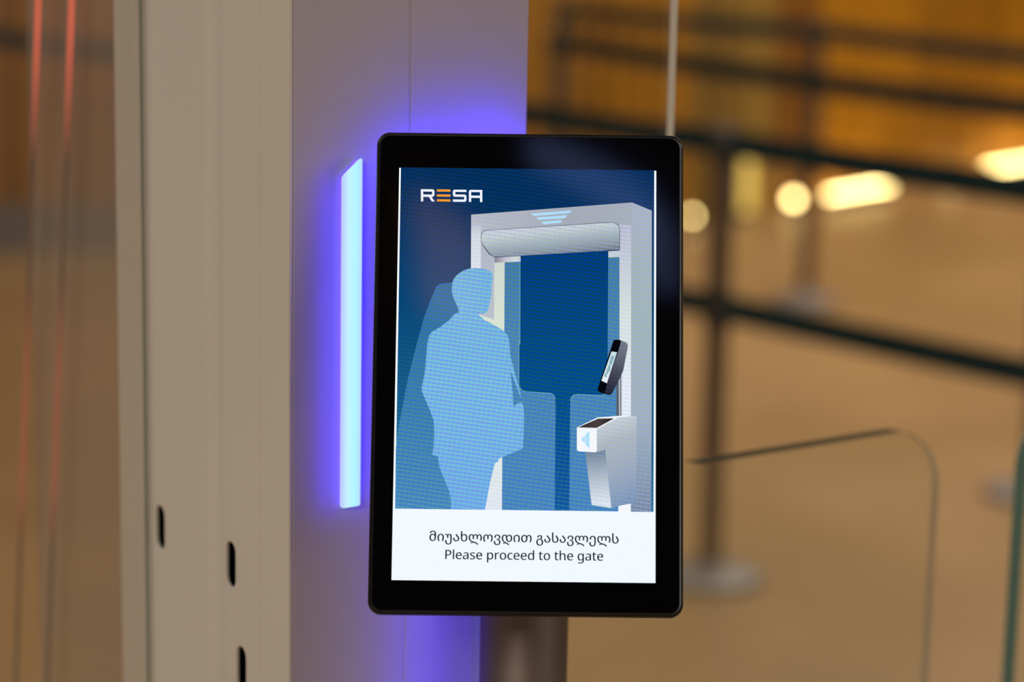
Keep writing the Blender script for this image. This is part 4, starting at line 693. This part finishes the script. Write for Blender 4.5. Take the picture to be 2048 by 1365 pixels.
ENG = '65,0 65,480 192,480 236,477 273,470 304,459 329,443 348,422 361,398 369,370 372,338 371,319 368,300 362,282 354,264 344,248 330,233 314,220 294,208 272,199 245,192 215,188 181,187 126,187 126,0;126,238 174,238 206,240 234,244 257,251 276,261 291,274 301,290 308,311 310,336 308,357 302,376 293,392 280,405 263,415 242,422 216,426 187,428 126,428;463,0 463,510 522,510 522,0;790,-7 765,-5 742,-2 720,5 699,14 681,26 665,40 650,57 638,76 629,98 622,122 618,149 617,177 618,206 621,232 628,257 636,279 647,299 660,316 675,331 692,344 711,354 731,361 753,365 776,367 798,365 819,362 838,355 855,347 871,335 885,322 896,307 906,290 914,271 920,250 923,228 924,204 924,169 678,169 680,140 686,115 696,93 709,76 725,62 745,52 767,46 792,44 809,44 825,45 840,47 853,50 908,69 908,17 894,11 881,6 867,2 854,-1 840,-4 824,-5 808,-6;679,216 862,216 861,237 857,257 850,274 841,290 829,302 814,311 796,317 775,318 755,317 737,312 722,303 708,291 697,276 689,259 683,238;1103,-7 1079,-5 1058,0 1039,8 1021,19 1007,34 997,52 991,74 989,100 992,125 1000,148 1013,167 1032,183 1056,196 1085,206 1121,212 1162,215 1223,217 1223,238 1222,259 1218,277 1212,290 1203,301 1193,309 1180,314 1165,317 1148,318 1134,318 1121,316 1108,314 1095,310 1047,291 1029,335 1041,341 1055,347 1069,352 1085,357 1101,361 1118,364 1134,365 1152,366 1183,364 1209,359 1231,350 1249,337 1263,321 1273,300 1279,275 1281,245 1281,0 1238,0 1226,51 1224,51 1212,37 1200,25 1187,15 1174,7 1160,1 1143,-3 1124,-6;1116,41 1138,43 1158,47 1176,55 1192,66 1205,80 1215,98 1220,119 1222,144 1222,176 1169,174 1138,172 1112,167 1092,161 1076,152 1065,142 1057,130 1052,116 1050,99 1052,85 1055,73 1061,63 1069,55 1079,49 1090,44 1102,42;1483,-7 1465,-6 1448,-5 1432,-3 1418,-1 1405,3 1392,7 1381,11 1370,16 1370,70 1422,50 1437,46 1453,43 1468,42 1484,41 1505,42 1523,45 1538,49 1549,55 1558,63 1564,72 1568,83 1570,94 1562,118 1536,140 1481,164 1421,191 1409,198 1399,206 1390,214 1383,223 1377,233 1373,244 1370,257 1369,271 1372,293 1379,312 1390,328 1407,342 1427,353 1450,360 1476,365 1504,367 1521,366 1536,365 1551,363 1566,360 1580,357 1593,353 1607,348 1619,343 1599,296 1551,312 1539,315 1526,317 1513,318 1500,318 1483,318 1468,315 1456,312 1445,307 1437,300 1431,293 1427,284 1426,275 1435,249 1464,229 1518,206 1535,200 1550,193 1564,186 1577,180 1588,172 1598,165 1607,156 1614,147 1619,137 1623,126 1626,113 1627,99 1624,75 1617,53 1605,35 1588,20 1566,8 1542,0 1514,-5;1867,-7 1842,-5 1819,-2 1797,5 1777,14 1758,26 1742,40 1728,57 1716,76 1706,98 1699,122 1695,149 1694,177 1695,206 1699,232 1705,257 1714,279 1724,299 1737,316 1752,331 1769,344 1788,354 1808,361 1830,365 1853,367 1875,365 1896,362 1915,355 1933,347 1948,335 1962,322 1974,307 1984,290 1991,271 1997,250 2000,228 2001,204 2001,169 1755,169 1757,140 1763,115 1773,93 1786,76 1803,62 1822,52 1844,46 1870,44 1886,44 1902,45 1917,47 1930,50 1985,69 1985,17 1971,11 1958,6 1944,2 1931,-1 1917,-4 1901,-5 1885,-6;1756,216 1940,216 1938,237 1934,257 1928,274 1918,290 1906,302 1891,311 1873,317 1852,318 1832,317 1814,312 1799,303 1785,291 1774,276 1766,259 1760,238;2267,-161 2267,360 2316,360 2324,311 2326,311 2335,322 2345,333 2356,342 2369,351 2383,358 2399,363 2418,366 2439,367 2470,364 2499,355 2524,341 2546,320 2563,294 2576,262 2584,224 2586,181 2584,137 2576,100 2563,68 2546,41 2524,20 2498,5 2470,-4 2438,-7 2418,-6 2400,-3 2384,2 2369,9 2356,17 2345,26 2335,36 2326,46 2322,46 2325,17 2326,-13 2326,-161;2429,42 2445,43 2459,47 2472,53 2483,60 2493,70 2502,82 2509,95 2515,110 2519,126 2523,143 2525,162 2525,181 2524,211 2519,237 2512,260 2501,280 2488,296 2471,308 2451,315 2428,317 2402,315 2381,309 2364,300 2350,286 2340,269 2333,247 2328,222 2326,192 2326,181 2328,149 2332,122 2339,98 2348,78 2361,63 2379,51 2402,45;2680,0 2680,360 2729,360 2735,294 2738,294 2747,308 2758,322 2770,334 2783,345 2797,355 2813,361 2830,365 2848,367 2870,366 2891,363 2883,308 2864,312 2844,313 2831,312 2817,309 2805,304 2792,298 2781,290 2771,280 2762,268 2754,256 2748,241 2743,226 2740,210 2739,192 2739,0;3103,-7 3080,-5 3058,-1 3037,6 3018,15 3000,27 2984,42 2971,59 2959,79 2950,101 2943,125 2939,152 2938,181 2940,223 2949,260 2963,292 2983,318 3007,339 3036,355 3068,364 3105,367 3129,365 3151,361 3172,354 3191,345 3209,333 3224,318 3238,301 3249,282 3259,260 3265,236 3269,209 3271,181 3268,139 3259,101 3245,69 3225,42 3201,21 3172,6 3139,-4;3104,42 3129,45 3151,52 3169,63 3184,80 3195,100 3203,123 3208,150 3210,181 3208,211 3203,238 3195,261 3184,281 3169,297 3151,308 3129,315 3103,317 3078,315 3056,308 3038,297 3024,281 3013,261 3005,238 3000,211 2999,181 3000,150 3005,123 3013,100 3024,80 3038,63 3056,52 3078,45;3508,-7 3485,-5 3463,-2 3443,4 3423,13 3406,24 3390,38 3377,54 3365,73 3356,95 3349,120 3345,147 3344,178 3345,210 3349,238 3356,264 3366,286 3378,306 3392,322 3408,336 3426,347 3446,356 3467,362 3489,365 3512,367 3526,366 3539,365 3553,363 3565,361 3607,347 3589,298 3551,310 3511,315 3465,306 3431,281 3412,238 3405,179 3407,148 3411,121 3420,98 3431,79 3445,64 3463,53 3484,46 3508,44 3522,45 3536,46 3548,48 3560,50 3601,65 3601,13 3561,-2 3550,-4 3537,-5 3523,-6;3839,-7 3815,-5 3791,-2 3770,5 3749,14 3731,26 3714,40 3700,57 3688,76 3678,98 3672,122 3668,149 3666,177 3667,206 3671,232 3677,257 3686,279 3697,299 3710,316 3725,331 3742,344 3760,354 3781,361 3802,365 3825,367 3848,365 3868,362 3888,355 3905,347 3921,335 3934,322 3946,307 3956,290 3964,271 3969,250 3973,228 3974,204 3974,169 3727,169 3730,140 3736,115 3745,93 3759,76 3775,62 3794,52 3817,46 3842,44 3859,44 3874,45 3889,47 3903,50 3958,69 3958,17 3944,11 3930,6 3917,2 3903,-1 3889,-4 3874,-5 3857,-6;3729,216 3912,216 3911,237 3907,257 3900,274 3891,290 3879,302 3864,311 3846,317 3825,318 3805,317 3787,312 3771,303 3758,291 3747,276 3738,259 3732,238;4218,-7 4193,-5 4170,-2 4148,5 4128,14 4109,26 4093,40 4079,57 4067,76 4057,98 4050,122 4046,149 4045,177 4046,206 4050,232 4056,257 4065,279 4076,299 4089,316 4104,331 4121,344 4139,354 4159,361 4181,365 4204,367 4227,365 4247,362 4266,355 4284,347 4299,335 4313,322 4325,307 4335,290 4343,271 4348,250 4351,228 4353,204 4353,169 4106,169 4109,140 4115,115 4124,93 4137,76 4154,62 4173,52 4196,46 4221,44 4238,44 4253,45 4268,47 4282,50 4336,69 4336,17 4323,11 4309,6 4296,2 4282,-1 4268,-4 4253,-5 4236,-6;4107,216 4291,216 4289,237 4286,257 4279,274 4270,290 4258,302 4243,311 4225,317 4203,318 4183,317 4166,312 4150,303 4137,291 4126,276 4117,259 4111,238;4572,-7 4540,-4 4511,5 4486,20 4464,40 4446,66 4434,98 4426,136 4424,179 4426,223 4434,261 4447,293 4464,319 4486,340 4512,355 4540,364 4572,367 4592,366 4610,363 4626,358 4640,351 4653,343 4664,334 4675,324 4684,314 4688,314 4685,339 4684,367 4684,510 4743,510 4743,0 4695,0 4686,48 4684,48 4675,37 4665,27 4653,18 4641,9 4626,2 4610,-3 4592,-6;4581,42 4607,44 4630,50 4647,60 4661,74 4671,91 4679,113 4683,138 4684,168 4684,179 4683,210 4679,238 4672,262 4662,282 4649,297 4631,309 4608,315 4580,318 4558,315 4539,308 4522,296 4509,280 4498,259 4491,235 4486,208 4485,178 4486,148 4491,121 4498,98 4509,78 4522,62 4539,51 4558,45;5142,-7 5128,-6 5115,-4 5102,-1 5090,3 5078,9 5068,16 5059,26 5051,37 5045,50 5040,66 5037,84 5036,105 5036,314 4985,314 4985,343 5037,366 5060,443 5095,443 5095,360 5199,360 5199,314 5095,314 5095,106 5096,91 5099,77 5104,66 5111,57 5120,51 5129,46 5140,43 5152,42 5179,44 5202,49 5202,4 5175,-4;5419,-7 5396,-5 5374,-1 5353,6 5334,15 5316,27 5301,42 5287,59 5275,79 5266,101 5259,125 5255,152 5254,181 5257,223 5265,260 5279,292 5299,318 5323,339 5352,355 5384,364 5421,367 5445,365 5467,361 5488,354 5507,345 5525,333 5541,318 5554,301 5566,282 5575,260 5582,236 5586,209 5587,181 5584,139 5576,101 5561,69 5542,42 5517,21 5488,6 5456,-4;5420,42 5446,45 5468,52 5486,63 5500,80 5512,100 5519,123 5524,150 5526,181 5524,211 5519,238 5512,261 5500,281 5486,297 5467,308 5445,315 5420,317 5394,315 5372,308 5354,297 5340,281 5329,261 5321,238 5317,211 5315,181 5317,150 5321,123 5329,100 5340,80 5355,63 5373,52 5395,45;5965,-7 5951,-6 5938,-4 5925,-1 5913,3 5902,9 5891,16 5882,26 5874,37 5868,50 5863,66 5861,84 5860,105 5860,314 5809,314 5809,343 5860,366 5884,443 5919,443 5919,360 6023,360 6023,314 5919,314 5919,106 5920,91 5923,77 5928,66 5935,57 5943,51 5953,46 5963,43 5975,42 6003,44 6026,49 6026,4 5999,-4;6097,0 6097,510 6156,510 6156,361 6153,310 6157,310 6167,323 6178,334 6190,344 6204,352 6220,358 6236,362 6252,365 6269,366 6300,364 6327,358 6350,348 6368,335 6382,317 6393,294 6399,267 6401,234 6401,0 6343,0 6343,230 6337,268 6322,295 6297,312 6262,317 6234,315 6211,309 6193,298 6179,283 6169,264 6162,242 6158,216 6156,186 6156,0;6666,-7 6641,-5 6617,-2 6596,5 6575,14 6557,26 6540,40 6526,57 6514,76 6505,98 6498,122 6494,149 6492,177 6494,206 6497,232 6503,257 6512,279 6523,299 6536,316 6551,331 6568,344 6587,354 6607,361 6628,365 6651,367 6674,365 6695,362 6714,355 6731,347 6747,335 6760,322 6772,307 6782,290 6790,271 6795,250 6799,228 6800,204 6800,169 6553,169 6556,140 6562,115 6571,93 6585,76 6601,62 6620,52 6643,46 6668,44 6685,44 6701,45 6715,47 6729,50 6784,69 6784,17 6770,11 6756,6 6743,2 6729,-1 6715,-4 6700,-5 6683,-6;6555,216 6738,216 6737,237 6733,257 6726,274 6717,290 6705,302 6690,311 6672,317 6651,318 6631,317 6613,312 6597,303 6584,291 6573,276 6564,259 6558,238;7203,-161 7166,-160 7131,-155 7101,-148 7074,-138 7074,-84 7102,-96 7134,-105 7169,-110 7207,-112 7229,-110 7248,-105 7265,-97 7280,-85 7291,-70 7300,-53 7305,-33 7306,-11 7306,3 7307,27 7308,48 7306,48 7285,24 7260,7 7229,-3 7194,-7 7161,-4 7132,6 7107,21 7085,42 7068,69 7055,101 7048,138 7046,179 7048,220 7055,256 7068,288 7085,316 7106,338 7132,354 7161,364 7193,367 7211,366 7227,363 7243,359 7258,353 7271,346 7284,336 7296,325 7306,312 7310,312 7318,360 7365,360 7365,-6 7362,-42 7355,-74 7343,-100 7325,-122 7303,-139 7275,-151 7242,-159;7203,42 7228,43 7250,49 7268,58 7282,71 7293,88 7301,109 7305,135 7307,165 7307,179 7305,214 7301,243 7293,267 7281,285 7267,299 7249,309 7227,315 7201,317 7180,315 7162,308 7145,297 7132,281 7121,261 7113,237 7108,210 7107,179 7108,147 7113,120 7121,96 7131,77 7145,61 7161,50 7181,44;7566,-7 7543,-5 7521,0 7502,8 7485,19 7471,34 7461,52 7455,74 7453,100 7455,125 7463,148 7476,167 7495,183 7519,196 7549,206 7584,212 7625,215 7686,217 7686,238 7685,259 7681,277 7675,290 7667,301 7656,309 7643,314 7629,317 7612,318 7598,318 7584,316 7571,314 7558,310 7510,291 7492,335 7505,341 7518,347 7532,352 7548,357 7564,361 7581,364 7598,365 7615,366 7646,364 7672,359 7695,350 7713,337 7726,321 7736,300 7742,275 7744,245 7744,0 7701,0 7690,51 7687,51 7675,37 7663,25 7650,15 7638,7 7624,1 7607,-3 7588,-6;7580,41 7601,43 7621,47 7639,55 7655,66 7669,80 7678,98 7684,119 7686,144 7686,176 7633,174 7602,172 7576,167 7555,161 7540,152 7528,142 7520,130 7515,116 7514,99 7515,85 7518,73 7524,63 7532,55 7542,49 7553,44 7566,42;7966,-7 7952,-6 7939,-4 7926,-1 7914,3 7902,9 7892,16 7883,26 7875,37 7869,50 7864,66 7861,84 7860,105 7860,314 7809,314 7809,343 7861,366 7884,443 7919,443 7919,360 8024,360 8024,314 7919,314 7919,106 7920,91 7923,77 7928,66 7935,57 7944,51 7953,46 7964,43 7976,42 8003,44 8026,49 8026,4 7999,-4;8251,-7 8226,-5 8203,-2 8181,5 8161,14 8142,26 8126,40 8112,57 8100,76 8090,98 8083,122 8079,149 8078,177 8079,206 8083,232 8089,257 8098,279 8109,299 8122,316 8137,331 8153,344 8172,354 8192,361 8214,365 8237,367 8259,365 8280,362 8299,355 8317,347 8332,335 8346,322 8358,307 8368,290 8375,271 8381,250 8384,228 8385,204 8385,169 8139,169 8141,140 8147,115 8157,93 8170,76 8187,62 8206,52 8228,46 8254,44 8271,44 8286,45 8301,47 8315,50 8369,69 8369,17 8356,11 8342,6 8328,2 8315,-1 8301,-4 8286,-5 8269,-6;8140,216 8324,216 8322,237 8318,257 8312,274 8303,290 8290,302 8275,311 8257,317 8236,318 8216,317 8199,312 8183,303 8170,291 8159,276 8150,259 8144,238'
caption(GEO, 859.3, 1082.8, 1237.3, 1088.0, 1.0, 'caption')
caption(ENG, 890.9, 1119.0, 1206.2, 1122.4, 1.0, 'caption')
